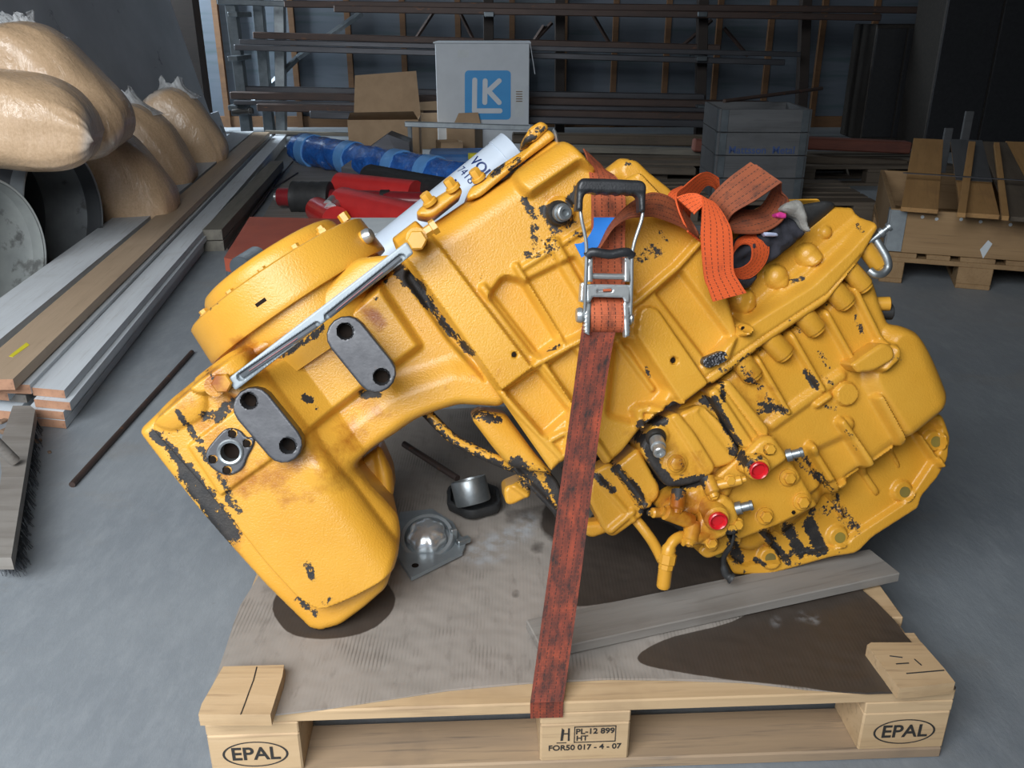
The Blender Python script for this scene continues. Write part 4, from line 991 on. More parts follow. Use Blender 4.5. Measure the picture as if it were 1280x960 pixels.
# blue label and loose tail
band('blue_label', [((742, 272, .128), (772, 272, .128)), ((741, 286, .135), (763, 288, .135)), ((730, 302, .14), (750, 306, .14)), ((718, 305, .142), (727, 322, .142))], 'blue_label', 5, .0012)
band('loose_tail', [((747, 310, .135), (748, 312, .150)), ((762, 282, .135), (767, 284, .155)), ((780, 261, .12), (785, 273, .150)), ((797, 248, .10), (803, 271, .135)), ((815, 241, .08), (818, 271, .12)), ((836, 246, .07), (842, 279, .11)), ((853, 262, .07), (860, 288, .10)), ((873, 290, .08), (874, 299, .07))], 'strap_brown', 8)
band('loose_tail', [((876, 302, .07), (860, 290, .10)), ((862, 285, .05), (848, 262, .10)), ((864, 262, .04), (845, 243, .08)), ((872, 245, .02), (855, 233, .06)), ((884, 232, .0), (872, 219, .03)), ((897, 240, -.02), (884, 215, .0)), ((902, 262, -.04), (898, 222, -.02))], 'strap_bright', 8)
band('loose_tail', [((832, 252, .03), (838, 262, .05)), ((838, 240, .02), (850, 250, .05)), ((852, 233, .0), (868, 240, .03))], 'strap_bright', 8)
band('loose_tail', [((845, 247, .10), (868, 268, .12)), ((862, 242, .10), (874, 262, .12)), ((877, 246, .115), (891, 252, .115)), ((877, 272, .12), (912, 282, .12)), ((876, 300, .125), (916, 310, .125)), ((880, 345, .12), (917, 338, .12)), ((885, 360, .118), (924, 352, .118)), ((891, 377, .115), (933, 366, .115))], 'strap_bright', 8)
band('loose_tail', [((882, 254, .04), (909, 280, .07)), ((893, 240, .06), (918, 266, .09)), ((912, 222, .07), (945, 250, .10)), ((938, 203, .07), (977, 228, .10))], 'strap_brown', 8)
band('loose_tail', [((944, 206, .065), (977, 229, .09)), ((966, 225, .03), (977, 240, .06)), ((962, 242, .02), (986, 252, .07)), ((945, 262, .03), (978, 276, .07)), ((915, 262, .04), (952, 291, .08)), ((905, 275, .05), (918, 291, .085))], 'strap_brown', 8)
cc = [(918, 310), (922, 300), (934, 294), (948, 292), (958, 299), (961, 314), (955, 331), (940, 346), (925, 348), (916, 340)]
ci = [(914, 322), (919, 312), (928, 305), (938, 307), (940, 316), (938, 326), (930, 333), (920, 336), (914, 334), (910, 332)]
band('loose_tail', [((x, y, .06), (u_, v_, .075)) for (x, y), (u_, v_) in zip(cc, ci)], 'strap_bright', 6)
for q in list(st.children):
    if q.name.startswith('loose_tail'): q['label'] = 'bright orange loose end of the webbing' if q.data.materials[0] is M['strap_bright'] else 'dark dirty orange loop of the webbing'
# rag in the bell mouth
rg = empty('rag', G(960, 300, .06), 'black rag with grey and pink cloth stuffed in the gearbox mouth', 'rag')
rg.location = tuple(G(950, 330, .03))
relief(GF, 'black_cloth', [(900, 340), (930, 300), (955, 275), (985, 262), (1000, 275), (1012, 292), (995, 305), (975, 322), (955, 340), (940, 362), (915, 352)], .062, [('noise', 22, .022, 2.1), ('noise', 60, .010, 5.1)], .0, M['rag'], rg, step=.003, edge=(.02, .02), rad=.01)
relief(GF, 'grey_cloth', [(976, 262), (985, 252), (1002, 248), (1008, 258), (1012, 275), (1016, 290), (1008, 288), (1000, 272), (988, 268)], .075, [('noise', 40, .014, 7.1)], .03, M['rag_grey'], rg, step=.0025, edge=(.01, .01), rad=.008)
relief(GF, 'pink_cloth', [(971, 267), (977, 264), (985, 268), (984, 273), (972, 271)], .078, [('noise', 60, .006, 4.1)], .05, M['rag_pink'], rg, step=.002, edge=(.004, .004), rad=.004)
relief(GF, 'pale_cloth', [(955, 290), (972, 291), (974, 295), (958, 295)], .084, [('noise', 60, .006, 4.1)], .05, M['rag_pale'], rg, step=.002, edge=(.003, .003), rad=.003)
# shackle at the right corner
sh = empty('bow_shackle', G(1100, 325, .02), 'zinc bow shackle hanging at the right corner of the bell flange', 'shackle')
sh.location = tuple(G(1098, 340, .03))
MB().tube(catmull([G(1092, 296, .04), G(1100, 308, .045), (G(1108, 322, .05)), G(1110, 334, .05), G(1103, 342, .05), G(1094, 343, .05), G(1087, 338, .045)], 6), .0075, 12).build('bow', M['zinc_dull'], sh, 60)
MB().lathe(G(1086, 303, .04), unit(G(1103, 290, .05) - G(1086, 303, .04)), [(0, .006), (.022, .006), (.0225, .009), (.030, .009), (.0305, .005), (.038, .005), (.0385, .008), (.044, .008)], 14).build('shackle_pin', M['zinc_dull'], sh)
# ================================================================ stored things around
def tagged(o, l, c, g=None): return tag(o, l, c, g)
def box_at(name, p, size, rz, m, parent=None, bev=.0, **k):
    o = MB().box((0, 0, size[2] / 2), size, bev=bev, **k).build(name, m, parent, 30, local=True)
    o.location = tuple(p); o.rotation_euler = (0, 0, rz); return o
def bar_y(name, a, b, hpx, Y, dep, m, parent=None, Y2=None):
    """beam seen between pixels a and b, at distance Y"""
    p, q = ony(*a, Y), ony(*b, Y2 or Y); d = q - p; L = np.linalg.norm(d); x = d / L
    y = unit(np.cross(V3(0, 0, 1), x)); z = np.cross(x, y); h = hpx * (Y * CP + (CAMH - p[2]) * SP) / FPX
    return MB().box((p + q) / 2, (L, dep, h), np.stack([x, y, z], 1), bev=min(h, dep) * .12).build(name, m, parent, 30)

# ---- planks on the floor at the left
def plank(n, f, z, wd, th, m, label, cat='plank', name='plank', end='raw_end', ext=0.0, skew=.35):
    """near and far right-hand corners seen at n and f; top at z; the near end is sawn at a slant"""
    p, q = onz(*n, z), onz(*f, z); d = q - p; L = math.hypot(d[0], d[1]); a = math.atan2(d[1], d[0])
    x = lambda t: t / wd * wd * skew
    poly = [(-ext, 0), (L, 0), (L, wd), (-ext + wd * skew, wd)]
    V = [(X, Y, 0) for X, Y in poly] + [(X, Y, -th) for X, Y in poly]
    F = [[0, 1, 2, 3], [7, 6, 5, 4], [1, 0, 4, 5], [2, 1, 5, 6], [3, 2, 6, 7], [0, 3, 7, 4]]
    o = link(name, V, F, [m, M[end]], None, 0, mi=[0, 0, 1 if False else 0, 1, 0, 1], local=True)
    o.location = tuple(p); o.rotation_euler = (0, 0, a); return tag(o, label, cat)
T = .026
plank((81, 526), (356, 180), .028, .115, T, M['white_paint'], 'lowest white-painted plank at the right edge of the floor pile')
plank((79, 515), (357, 176), .056, .115, T, M['white_paint'], 'second lowest white-painted plank at the right edge of the floor pile')
plank((87, 503), (358, 172), .084, .115, T, M['white_paint'], 'second white-painted plank from the top at the right edge of the floor pile')
plank((80, 488), (360, 166), .112, .105, T, M['white_paint'], 'topmost white-painted plank at the right edge of the floor pile')
plank((32, 494), (335, 178), .062, .10, .026, M['plank_grey'], 'grey beam end under the white planks beside the brown board', end='plank_grey')
plank((20, 515), (330, 182), .034, .13, .03, M['white_paint'], 'low plank with raw end at the left edge above the broom')
plank((37, 481), (340, 168), .125, .15, .03, M['white_paint'], 'white plank with raw end just right of the brown board', skew=.2)
plank((9, 490), (320, 172), .092, .14, .029, M['white_paint'], 'white plank whose edge shows under the left side of the brown board')
bb = plank((16, 474), (337, 165), .165, .145, .034, M['brown_board'], 'shrink-wrapped brown board with a yellow tag on the floor pile', 'board', 'brown_board', skew=.1)
P = [onz(x, y, .166) for x, y in ((11, 445), (33, 428), (37, 431), (16, 446))]
MB().prism(P, (0, 0, -.001)).build('yellow_tag', M['yellow_tag'], bb, 0)
plank((-40, 457), (317, 164), .165, .19, .034, M['white_paint'], 'wide white plank left of the brown board touching the row of sacks', skew=0)
plank((-40, 468), (310, 170), .128, .17, .034, M['white_paint'], 'white plank under the wide white plank next to the sacks', skew=0)
# old beams beside the pile
plank((279, 301), (352, 208), .055, .11, .055, M['plank_grey2'], 'lower greenish grey beam end beside the white planks', 'beam', 'grey_beam', 'plank_grey2', skew=0)
plank((277, 287), (354, 201), .115, .10, .055, M['plank_grey2'], 'upper greenish grey beam end beside the white planks', 'beam', 'grey_beam', 'plank_grey2', skew=0)
for k, (a, b, l) in enumerate((((284, 312), (366, 202), 'thin rusty rod nearest the grey beams'), ((300, 262), (372, 216), 'thin dark rod lying across the grey floor board'), ((303, 284), (352, 212), 'thin bent rod behind the grey beams'))):
    p, q = onz(*a, .02), onz(*b, .02); m_ = (p + q) / 2 + V3(.02 * (k - 1), 0, .0)
    tag(MB().tube(catmull([p, m_, q], 6), .006, 8).build('thin_rod', M['rust'], None, 60), l, 'rod')
gb = slab_px('floor_board', [(312, 300), (372, 196), (455, 204), (440, 300)], .012, .012, M['plank_grey'], 'pale grey board flat on the floor under the red cylinders', 'board')
# rod on the floor
a, b = onz(90, 606, .008), onz(240, 440, .008)
tag(MB().tube([a, a * .6 + b * .4 + V3(0, 0, .0), b], .0085, 10).build('iron_rod', M['rust'], None, 60), 'long rusty iron rod lying alone on the concrete floor', 'rod')
# ---- broom
br = empty('broom', onz(20, 600, 0), 'wide grey wooden broom head with black bristles at the left edge', 'broom')
P = [onz(x, y, .085) for x, y in ((16, 507), (38, 507), (44, 512), (14, 697), (-12, 697), (2, 590), (-2, 560))]
MB().prism(P, (0, 0, -.03)).build('broom_head', M['plank_grey'], br)
mb = MB(); rnd = random.Random(2)
for k in range(900):
    t = rnd.random(); s_ = rnd.random()
    x, y = 43 - 29 * t - s_ * 22, 514 + 180 * t; p = onz(x, y, .058); q = p + V3(rnd.uniform(-.006, .02) + .012 * (1 - s_), rnd.uniform(-.014, .008), -.055 + rnd.uniform(0, .006))
    mb.add([p + V3(-.0012, 0, 0), p + V3(.0012, 0, 0), q + V3(.0009, 0, 0), q + V3(-.0009, 0, 0)], [[0, 1, 2, 3]])
o = mb.build('bristles', M['bristle'], br, 0); o['kind'] = 'stuff'
mb = MB(); mb.tube([onz(18, 576, .10), onz(-30, 528, .24)], .014, 12); mb.build('handle_socket', M['plank_grey'], br)
# scraps by the plank ends
for k, (x, y, s_) in enumerate(((45, 553, .03), (12, 540, .045), (62, 566, .016), (30, 548, .02), (4, 528, .03))):
    p = onz(x, y, 0); tag(box_at('wood_chip', p, (s_, s_ * .6, s_ * .3), k * 1.1, M['debris'], bev=.002), ['bark chip right of the broom top', 'bark scrap at the left edge above the broom', 'small crumb right of the broom bristles', 'small bark chip between broom and plank ends', 'bark scrap under the leftmost plank ends'][k], 'wood chip')

# ---- sacks of sawdust
def sack(px, py, zc, size, rot, seed, label, neck=None):
    """plump plastic sack: flat seams at both ends of its length (local x), pleats running in from them"""
    c = onz(px, py, zc); R = np.array(Euler(rot).to_matrix()); NU, NV = 72, 96; V = []; F = []; emp = []
    for i in range(NU + 1):
        t = -1 + 2 * i / NU; e = abs(t)
        prof = max(1 - e ** 3.2, 0) ** .52; flat = .10 + .90 * prof; wid = .80 + .20 * prof
        for k in range(NV):
            th = 2 * PI * k / NV; cy, cz = math.cos(th), math.sin(th)
            sy = math.copysign(abs(cy) ** .75, cy); sz = math.copysign(abs(cz) ** .85, cz)
            pl = mnoise.noise(Vector((cy * 5 + seed, cz * 5, t * .7))) * .05 * e ** 2 + mnoise.noise(Vector((cy * 13, cz * 13 + seed, t * 1.3))) * .022 * e
            lump = mnoise.noise(Vector((t * 1.3 + seed, cy * 1.2, cz * 1.2))) * .09 + mnoise.noise(Vector((t * 3, cy * 3 + seed, cz * 3))) * .02
            g = 1 + pl + lump * prof
            q = V3(t * size[0] * (1 + .03 * mnoise.noise(Vector((cy * 2, cz * 2, seed)))), sy * size[1] * wid * g, sz * size[2] * flat * g - (1 - prof) * size[2] * .12)
            V.append(R @ q + c); emp.append(.75 * sstep((e - .86) * 8))
    for i in range(NU):
        for k in range(NV): F.append([i * NV + k, (i + 1) * NV + k, (i + 1) * NV + (k + 1) % NV, i * NV + (k + 1) % NV])
    F.append(list(range(NV))); F.append([NU * NV + k for k in range(NV)][::-1])
    V = np.array(V); V[:, 2] = np.maximum(V[:, 2], .002)
    r = empty('sawdust_sack', (c[0], c[1], V[:, 2].min()), label, 'sack', 'sacks of sawdust beside the plank pile')
    link('sack_body', V, F, M['bag'], r, 180, attrs={'empty': np.array(emp)})
    if neck:
        nv = []; nf = []; S = 40; K = 9; bx, bz, dx, dy, dz, w1 = neck
        base = c + R @ V3(bx * size[0], 0, bz * size[2])
        for k in range(K):
            t = k / (K - 1); ctr = base + V3(dx, dy, dz) * t; rr = w1 * (1 - .55 * t) * (1 - .35 * math.sin(PI * t * .9))
            for j in range(S):
                th = 2 * PI * j / S; w_ = 1 + .5 * mnoise.noise(Vector((math.cos(th) * 3.5, math.sin(th) * 3.5, t * 1.5 + seed))) * (.4 + t)
                nv.append(ctr + V3(math.cos(th) * rr * w_, math.sin(th) * rr * .75 * w_, .07 * t * mnoise.noise(Vector((math.cos(th) * 2.5, math.sin(th) * 2.5, seed)))))
        for k in range(K - 1):
            for j in range(S): nf.append([k * S + j, k * S + (j + 1) % S, (k + 1) * S + (j + 1) % S, (k + 1) * S + j])
        link('empty_top', nv, nf, M['film'], r, 180)
    return r
UP = -PI / 2
sack(228, 170, .33, (.35, .27, .26), (0, UP - .5, .2), 5.3, 'farthest pale sawdust sack next to the plank pile', (.70, -.5, -.03, .02, .12, .19))
sack(182, 195, .32, (.33, .26, .25), (0, UP - .55, .2), 2.2, 'middle sawdust sack with a crumpled clear top in the row by the planks', (.70, -.5, -.08, .02, .14, .17))
sack(152, 234, .285, (.31, .25, .235), (0, UP - .55, .25), 8.1, 'sawdust sack beside the pipe opening, nearest on the floor row')
sack(72, 117, .82, (.34, .28, .22), (0, UP - .75, .2), 3.7, 'topmost sawdust sack leaning on the dark sheet', (.70, -.45, -.06, .02, .10, .20))
sack(-2, 148, .77, (.37, .27, .20), (0, .16, .3), 6.4, 'large sawdust sack lying on the galvanised pipe at the left edge', (.12, .72, -.16, 0, .08, .10))

# ---- two wide pipes
def pipe(px, py, zc, R, L, az, el, m_out, m_in, label):
    c = onz(px, py, zc); ax = unit(V3(math.cos(az) * math.cos(el), math.sin(az) * math.cos(el), math.sin(el)))
    r = empty('wide_pipe', (c[0], c[1], 0), label, 'pipe')
    mb = MB(); mb.lathe(c - ax * L, ax, [(0, R * .97), (L * .86, R * .97), (L * .9, R), (L - .01, R * 1.02), (L, R * 1.03), (L + .004, R * 1.015), (L, R * .99)], 64); mb.f = [f for f in mb.f if len(f) == 4]; mb.m = mb.m[:len(mb.f)]
    mb.build('pipe_wall', m_out, r, 50)
    mb = MB(); mb.lathe(c - ax * (L - .002), ax, [(0, R * .955), (L - .004, R * .985)], 64); mb.f = [f[::-1] for f in mb.f if len(f) == 4] + [mb.f[-2]]; mb.m = [0] * len(mb.f)
    mb.build('pipe_lining', m_in, r, 50); return r
pipe(82, 262, .31, .30, .6, math.radians(-6), math.radians(2), M['pipe_out'], M['pipe_in'], 'galvanised wide pipe with dark opening under the large sack')
pipe(-8, 312, .29, .28, .45, math.radians(-12), math.radians(4), M['pipe_light'], M['pipe_light'], 'pale grey wide pipe end at the left edge in front of the darker pipe')

# ---- dark sheets leaning at the left wall
def lean_sheet(name, y0, y1, x0, x1, z1, th, label, m='slab', z0=0.0):
    P = [V3(x0, y0, z0), V3(x0, y1, z0), V3(x1, y1, z1), V3(x1, y0, z1)]
    return tag(MB().prism(P, (-th, 0, -.002)).build(name, M[m], None, 25), label, 'sheet')
pb_ = ony(285, 180, 8.9); pt_ = ony(213, 0, 8.7)
sl = (pt_[0] - pb_[0]) / (pt_[2] - pb_[2])
lean_sheet('dark_sheet', 1.0, 8.7, pb_[0] + sl * .30, pb_[0] + sl * 2.3, 2.3, .02, 'large dark grey sheet leaning on the left wall behind the sacks', z0=.30)
lean_sheet('dark_sheet', 1.0, 8.9, pb_[0] + .02, pb_[0] + .02 + sl * .32, .32, .02, 'low dark strip sheet leaning under the large grey sheet')

# ---- steel rack with bars
RY = 9.3
rk = empty('steel_rack', (ony(300, 165, RY)[0] + 2, RY, 0), 'galvanised cantilever rack holding steel bars along the back wall', 'rack')
for a, b, m_, dy in (((281, -60), (310, 172), 'galv_dark', 0), ((317, -60), (337, 160), 'galv_dark', .35), ((349, -60), (352, 168), 'galv', .45), ((610, -60), (612, 190), 'post_dark', .1), ((700, -60), (699, 190), 'post_dark', .4), ((880, -60), (872, 200), 'post_dark', .1), ((1010, -60), (996, 200), 'post_dark', .3)):
    p, q = ony(*a, RY + dy), ony(*b, RY + dy); q[2] = max(q[2], 0); t = (0 - p[2]) / (q[2] - p[2]); q = p + (q - p) * t
    d = unit(q - p); MB().box((p + q) / 2, (np.linalg.norm(q - p), .10, .11), np.stack([d, np.cross(V3(0, 1, 0), d) * -1, V3(0, 1, 0)], 1)[:, [0, 1, 2]], bev=.004).build('upright', M[m_], rk, 30)
for a, b, m_ in (((305, 140), (372, 72), 'galv_dark'), ((372, 72), (452, 16), 'galv')):
    p, q = ony(*a, RY + .5), ony(*b, RY + .5); MB().tube([p, q], .032, 4).build('brace', M[m_], rk, 0)
for a, b in (((545, 10), (520, 48)), ((572, 10), (592, 50)), ((690, 28), (668, 52)), ((735, 8), (765, 60)), ((680, 32), (664, 56)), ((850, 60), (890, 25)), ((905, 35), (935, 70))):
    p, q = ony(*a, RY + .5), ony(*b, RY + .5); MB().tube([p, q], .02, 4).build('brace', M['rust'], rk, 0)
# bars: (a, b, height px, Y, depth, material, label, group)
bars = [((272, 2), (360, 5), 7, 9.23, .06, 'galv_dark', 'galvanised profile at the left end of the top rack level', None),
        ((356, 5), (1290, 14), 8, 9.17, .08, 'rust', 'brown steel beam along the top rack level', None), ((418, 11), (1100, 22), 8, 9.06, .08, 'rust', 'brown steel beam just under the top rack level', None),
        ((317, 44), (900, 60), 8, 9.41, .07, 'rust', 'brown bar lying at the back of the upper rack level', None), ((300, 52), (1000, 68), 6, 9.23, .07, 'mill', 'dark steel bar on top of the upper rack level', None),
        ((294, 59), (980, 78), 7, 9.10, .08, 'mill', 'dark steel bar at the front of the upper rack level', None),
        ((296, 111), (880, 121), 7, 9.30, .07, 'mill', 'dark steel bar topmost on the middle rack level', None), ((289, 119), (960, 131), 9, 9.17, .1, 'rust', 'brown channel bar at the front of the middle rack level', None),
        ((293, 128), (1000, 139), 5, 9.03, .07, 'mill', 'thin dark bar under the brown channel bar of the rack', None),
        ((322, 134), (960, 147), 9, 8.96, .08, 'rust', 'brown flat bar on the lowest rack level', None), ((388, 143), (940, 156), 9, 8.83, .08, 'mill', 'dark flat bar in front on the lowest rack level', None),
        ((332, 165), (470, 169), 4, 8.76, .05, 'plank_grey2', 'thin lath on the floor under the rack near the blue roll', None)]
for a, b, h, Y, dp, m_, l, g in bars:
    tag(bar_y('steel_bar', a, b, h, Y, dp, M[m_]), l, 'bar', g)
for k, (y0, Y) in enumerate(((12, 9.25), (66, 9.25), (126, 9.25))):
    for x in (300, 612, 872): bar_y('rack_arm', (x - 6, y0 + 6), (x + 6, y0 + 6), 6, Y, .5, M['galv_dark'], rk)
p = ony(291, 140, 9.0); tag(MB().lathe(p, (1, 0, .05), [(0, .03), (.06, .034), (.08, .025), (.16, .026), (.17, .035), (.2, .03)], 14).build('pipe_coupling', M['grime'], None), 'small black coupling sticking out at the left end of the rack', 'coupling')

# ---- cartons
c0, c1 = ony(547, 160, 8.4), ony(661, 160, 8.4); top = ony(604, 54, 8.4)[2]
W_ = c1[0] - c0[0]
lk = empty('white_carton', (c0[0] + W_ / 2, 8.4 + .25, 0), 'tall white carton with a blue square emblem in front of the rack', 'carton')
MB().box((0, 0, top / 2), (W_, .5, top), bev=.004).build('carton_body', M['carton_white'], lk, 30, local=True)
MB().box((0, 0, top + .004), (W_ + .03, .52, .014), bev=.003).build('lid', M['carton_white'], lk, 30, local=True)
MB().prism([(W_ / 2 + .004, -.25, top), (W_ / 2 + .004, .1, top), (W_ / 2 + .05, .1, top - .26), (W_ / 2 + .05, -.25, top - .26)], (.005, 0, 0)).build('flap', M['carton_white'], lk, 30, local=True)
def onbox(px, py): q = ony(px, py, 8.4); return q
def rrect(x0, y0, x1, y1, r, off, name, m):
    pts = []
    for cx, cy, a0 in ((x1 - r, y0 + r, -90), (x1 - r, y1 - r, 0), (x0 + r, y1 - r, 90), (x0 + r, y0 + r, 180)):
        for k in range(6): a = math.radians(a0 + 18 * k); pts.append((cx + r * math.cos(a), cy + r * math.sin(a)))
    P = [ony(x, y, 8.4) for x, y in pts]
    return MB().prism(np.array(P) + V3(0, -off, 0), (0, .0008, 0)).build(name, m, lk, 0)
rrect(581, 88, 638.5, 149.5, 5, .002, 'emblem', M['logo_blue'])
SK = [0]
def stroke(a, b, r=3.1):
    SK[0] += 1
    pts = []; a, b = V3(*a), V3(*b); e = unit(b - a); ang = math.atan2(e[1], e[0])
    for c, s0 in ((b, -90), (a, 90)):
        for k in range(9): t = ang + math.radians(s0 + 22.5 * k); pts.append((c[0] + r * math.cos(t), c[1] + r * math.sin(t)))
    MB().prism(np.array([ony(x, y, 8.4) for x, y in pts]) + V3(0, -.003 - .0012 * SK[0], 0), (0, .0008, 0)).build('emblem_stroke', M['logo_white'], lk, 0)
stroke((593.5, 100), (593, 138)); stroke((593, 138.5), (625, 138.5)); stroke((606.5, 101), (606, 128)); stroke((624, 101), (610, 114)); stroke((611, 114), (624, 128))
rrect(644, 112, 655, 146, 1, .0015, 'sticker', M['foam']); rrect(572, 62, 586, 72, 2, .0015, 'torn_patch', M['foam'])
for k in range(5): rrect(645, 114 + k * 3, 653, 115.2 + k * 3, .4, .0025, 'sticker_print', M['carton_dark'])
# open brown carton
def open_carton(px0, px1, pyb, Y, h, dep, rz, label, flap=None, m='carton', ztop=None):
    a, b = onz(px0, pyb, 0), onz(px1, pyb, 0); wd = abs(b[0] - a[0]); c = (a + b) / 2
    r = empty('brown_carton', (c[0], c[1] + dep / 2, 0), label, 'carton', rz=rz); t = .008
    for pos, sz in (((0, -dep / 2, h / 2), (wd, t, h)), ((0, dep / 2, h / 2), (wd, t, h)), ((-wd / 2, 0, h / 2), (t, dep, h)), ((wd / 2, 0, h / 2), (t, dep, h))):
        MB().box(pos, sz, bev=.001).build('side_panel', M[m], r, 30, local=True)
    MB().box((0, 0, .006), (wd, dep, .01)).build('bottom', M[m], r, 30, local=True)
    if flap:
        for k, (yy, tilt, hh, sh) in enumerate(flap):
            P = [(-wd / 2, yy, h), (wd / 2, yy, h), (wd / 2 - .03, yy + tilt, h + hh), (-wd / 2 + .02 + sh, yy + tilt, h + hh * .9)]
            MB().prism(P, (0, .006, .0)).build('flap', M[m], r, 30, local=True)
    return r
open_carton(437, 523, 204, 5.3, .36, .45, 0.05, 'open brown carton with a raised flap behind the blue roll', [(.225, .10, .36, 0), (-.225, -.14, .08, .02)])
open_carton(521, 552, 186, 5.6, .33, .3, .2, 'small brown carton left of the white carton', [(.1, .05, .08, 0)])
open_carton(563, 598, 196, 5.3, .26, .3, -.2, 'crushed brown carton below the blue emblem', [(.1, .02, .1, .02)])
open_carton(548, 575, 205, 5.1, .18, .2, .3, 'low brown carton piece beside the galvanised frame', None)
p = onz(585, 214, 0); tag(box_at('blue_crate', p, (.62, .4, .16), .05, M['blue_sheet'], bev=.02), 'faded blue sheet-covered box behind the white tube', 'box')
p = onz(592, 200, .17); tag(box_at('yellow_box', p, (.07, .06, .05), .3, M['yellow_tag'], bev=.003), 'tiny yellow box lying on the faded blue box', 'box')
# blue wrapped roll
a, b = onz(366, 184, .13), onz(598, 230, .13)
rl = empty('blue_roll', tuple((a + b) / 2 * V3(1, 1, 0)), 'long roll wrapped in crumpled blue plastic lying on the floor', 'roll')
d = unit(b - a); L = np.linalg.norm(b - a); mb = MB(); n = 60; S = 28; V = []; F = []
for i in range(n + 1):
    t = i / n; c = a + (b - a) * t; rr = .125 * (1 - .55 * max(0, .05 - t) / .05)
    for k in range(S):
        th = 2 * PI * k / S; q = V3(-d[1], d[0], 0) * math.cos(th) + V3(0, 0, 1) * math.sin(th)
        V.append(c + q * rr * (1 + .14 * mnoise.noise(Vector((t * 22, math.cos(th) * 2.2, math.sin(th) * 2.2)))))
for i in range(n):
    for k in range(S): F.append([i * S + k, i * S + (k + 1) % S, (i + 1) * S + (k + 1) % S, (i + 1) * S + k])
F.append(list(range(S))[::-1]); F.append([n * S + k for k in range(S)])
link('wrap', V, F, M['blue_film'], rl, 60)
for t in (.11, .36, .62, .78): MB().lathe(a + (b - a) * t - d * .03, d, [(0, .125), (.005, .137), (.12, .137), (.125, .125)], 28).build('tape_band', M['blue_pale'], rl)
# galvanised frame
fr_ = empty('galvanised_frame', onz(514, 212, 0), 'thin galvanised steel frame standing left of the white carton', 'frame')
tp = onz(510, 215, 0); Yf = tp[1]
bar_y('top_rail', (506, 155), (668, 160), 6.5, Yf, .045, M['galv'], fr_)
for x in (512, 664):
    p = ony(x, 152 + (3 if x < 600 else 7), Yf); MB().tube([p + V3(0, 0, .02), V3(p[0] + (-.0 if x < 600 else 0), Yf, 0)], .018, 10).build('leg', M['galv'], fr_)
# red hydraulic cylinders
def cyl(name, a, b, za, zb, prof, m, label, parent=None, cat='cylinder'):
    p, q = onz(*a, za), onz(*b, zb); L = np.linalg.norm(q - p)
    o = MB().lathe(p, q - p, [(t * L, r * 1.28) for t, r in prof], 28).build(name, m, parent, 40)
    return tag(o, label, cat) if label else o
r1 = empty('hydraulic_cylinder', onz(440, 262, 0), 'maroon cylinder with a black sleeve left of the bright red ones', 'hydraulic cylinder')
cyl('rod', (349, 246), (562, 253), .09, .09, [(0, .028), (0, .045), (1, .045)], M['maroon'], None, r1)
cyl('black_sleeve', (366, 247), (414, 248), .09, .09, [(0, .075), (.02, .082), (.2, .078), (.25, .082), (.45, .078), (.5, .082), (.7, .078), (.75, .082), (.98, .082), (1, .075)], M['black_rubber'], None, r1)
cyl('band', (476, 250), (487, 250), .09, .09, [(0, .05), (1, .05)], M['black_rubber'], None, r1)
cyl('nipple', (343, 246), (349, 246), .09, .09, [(0, .02), (1, .02)], M['steel'], None, r1)
r2 = empty('hydraulic_cylinder', onz(470, 285, 0), 'bright red cylinder lying in front of the maroon cylinder', 'hydraulic cylinder')
cyl('barrel', (428, 255), (540, 282), .10, .10, [(0, .07), (.004, .08), (1, .08)], M['red_steel'], None, r2)
cyl('fitting', (410, 256), (425, 247), .13, .13, [(0, .022), (.5, .03), (1, .02)], M['steel'], None, r2)
cyl('fitting', (414, 262), (424, 254), .12, .12, [(0, .03), (.5, .02), (1, .026)], M['steel'], None, r2)
r3 = empty('hydraulic_cylinder', onz(470, 250, 0), 'bright red cylinder lying behind the maroon cylinder', 'hydraulic cylinder')
cyl('barrel', (424, 232), (520, 243), .09, .09, [(0, .06), (.004, .07), (1, .07)], M['red_steel'], None, r3)
cyl('nipple', (417, 234), (424, 233), .09, .09, [(0, .02), (1, .025)], M['steel'], None, r3)
cyl('red_pipe_piece', (397, 262), (420, 276), .06, .06, [(0, .045), (0, .06), (1, .066)], M['red_steel'], 'short red pipe piece in front of the maroon cylinder', cat='pipe')
hb = empty('corrugated_hose', onz(520, 240, 0), 'black ribbed tube with steel rod end behind the red cylinders', 'tube')
cyl('ribbed_tube', (461, 221), (560, 240), .11, .11, [(k / 40, .070 if k % 2 else .065) for k in range(41)], M['black_rubber'], None, hb)
cyl('rod_end', (427, 220), (462, 221), .11, .11, [(0, .012), (.8, .014), (.82, .03), (1, .03)], M['steel'], None, hb)
p = onz(470, 226, 0); tag(MB().prism([p + V3(-.26, 0, .0), p + V3(.26, .05, .0), p + V3(.26, .05, .28), p + V3(.1, .05, .34), p + V3(-.26, 0, .10)], (0, .24, 0)).build('grey_housing', M['mill'], None, 25), 'dark grey wedge-shaped housing on the blue roll side behind the ribbed tube', 'housing')
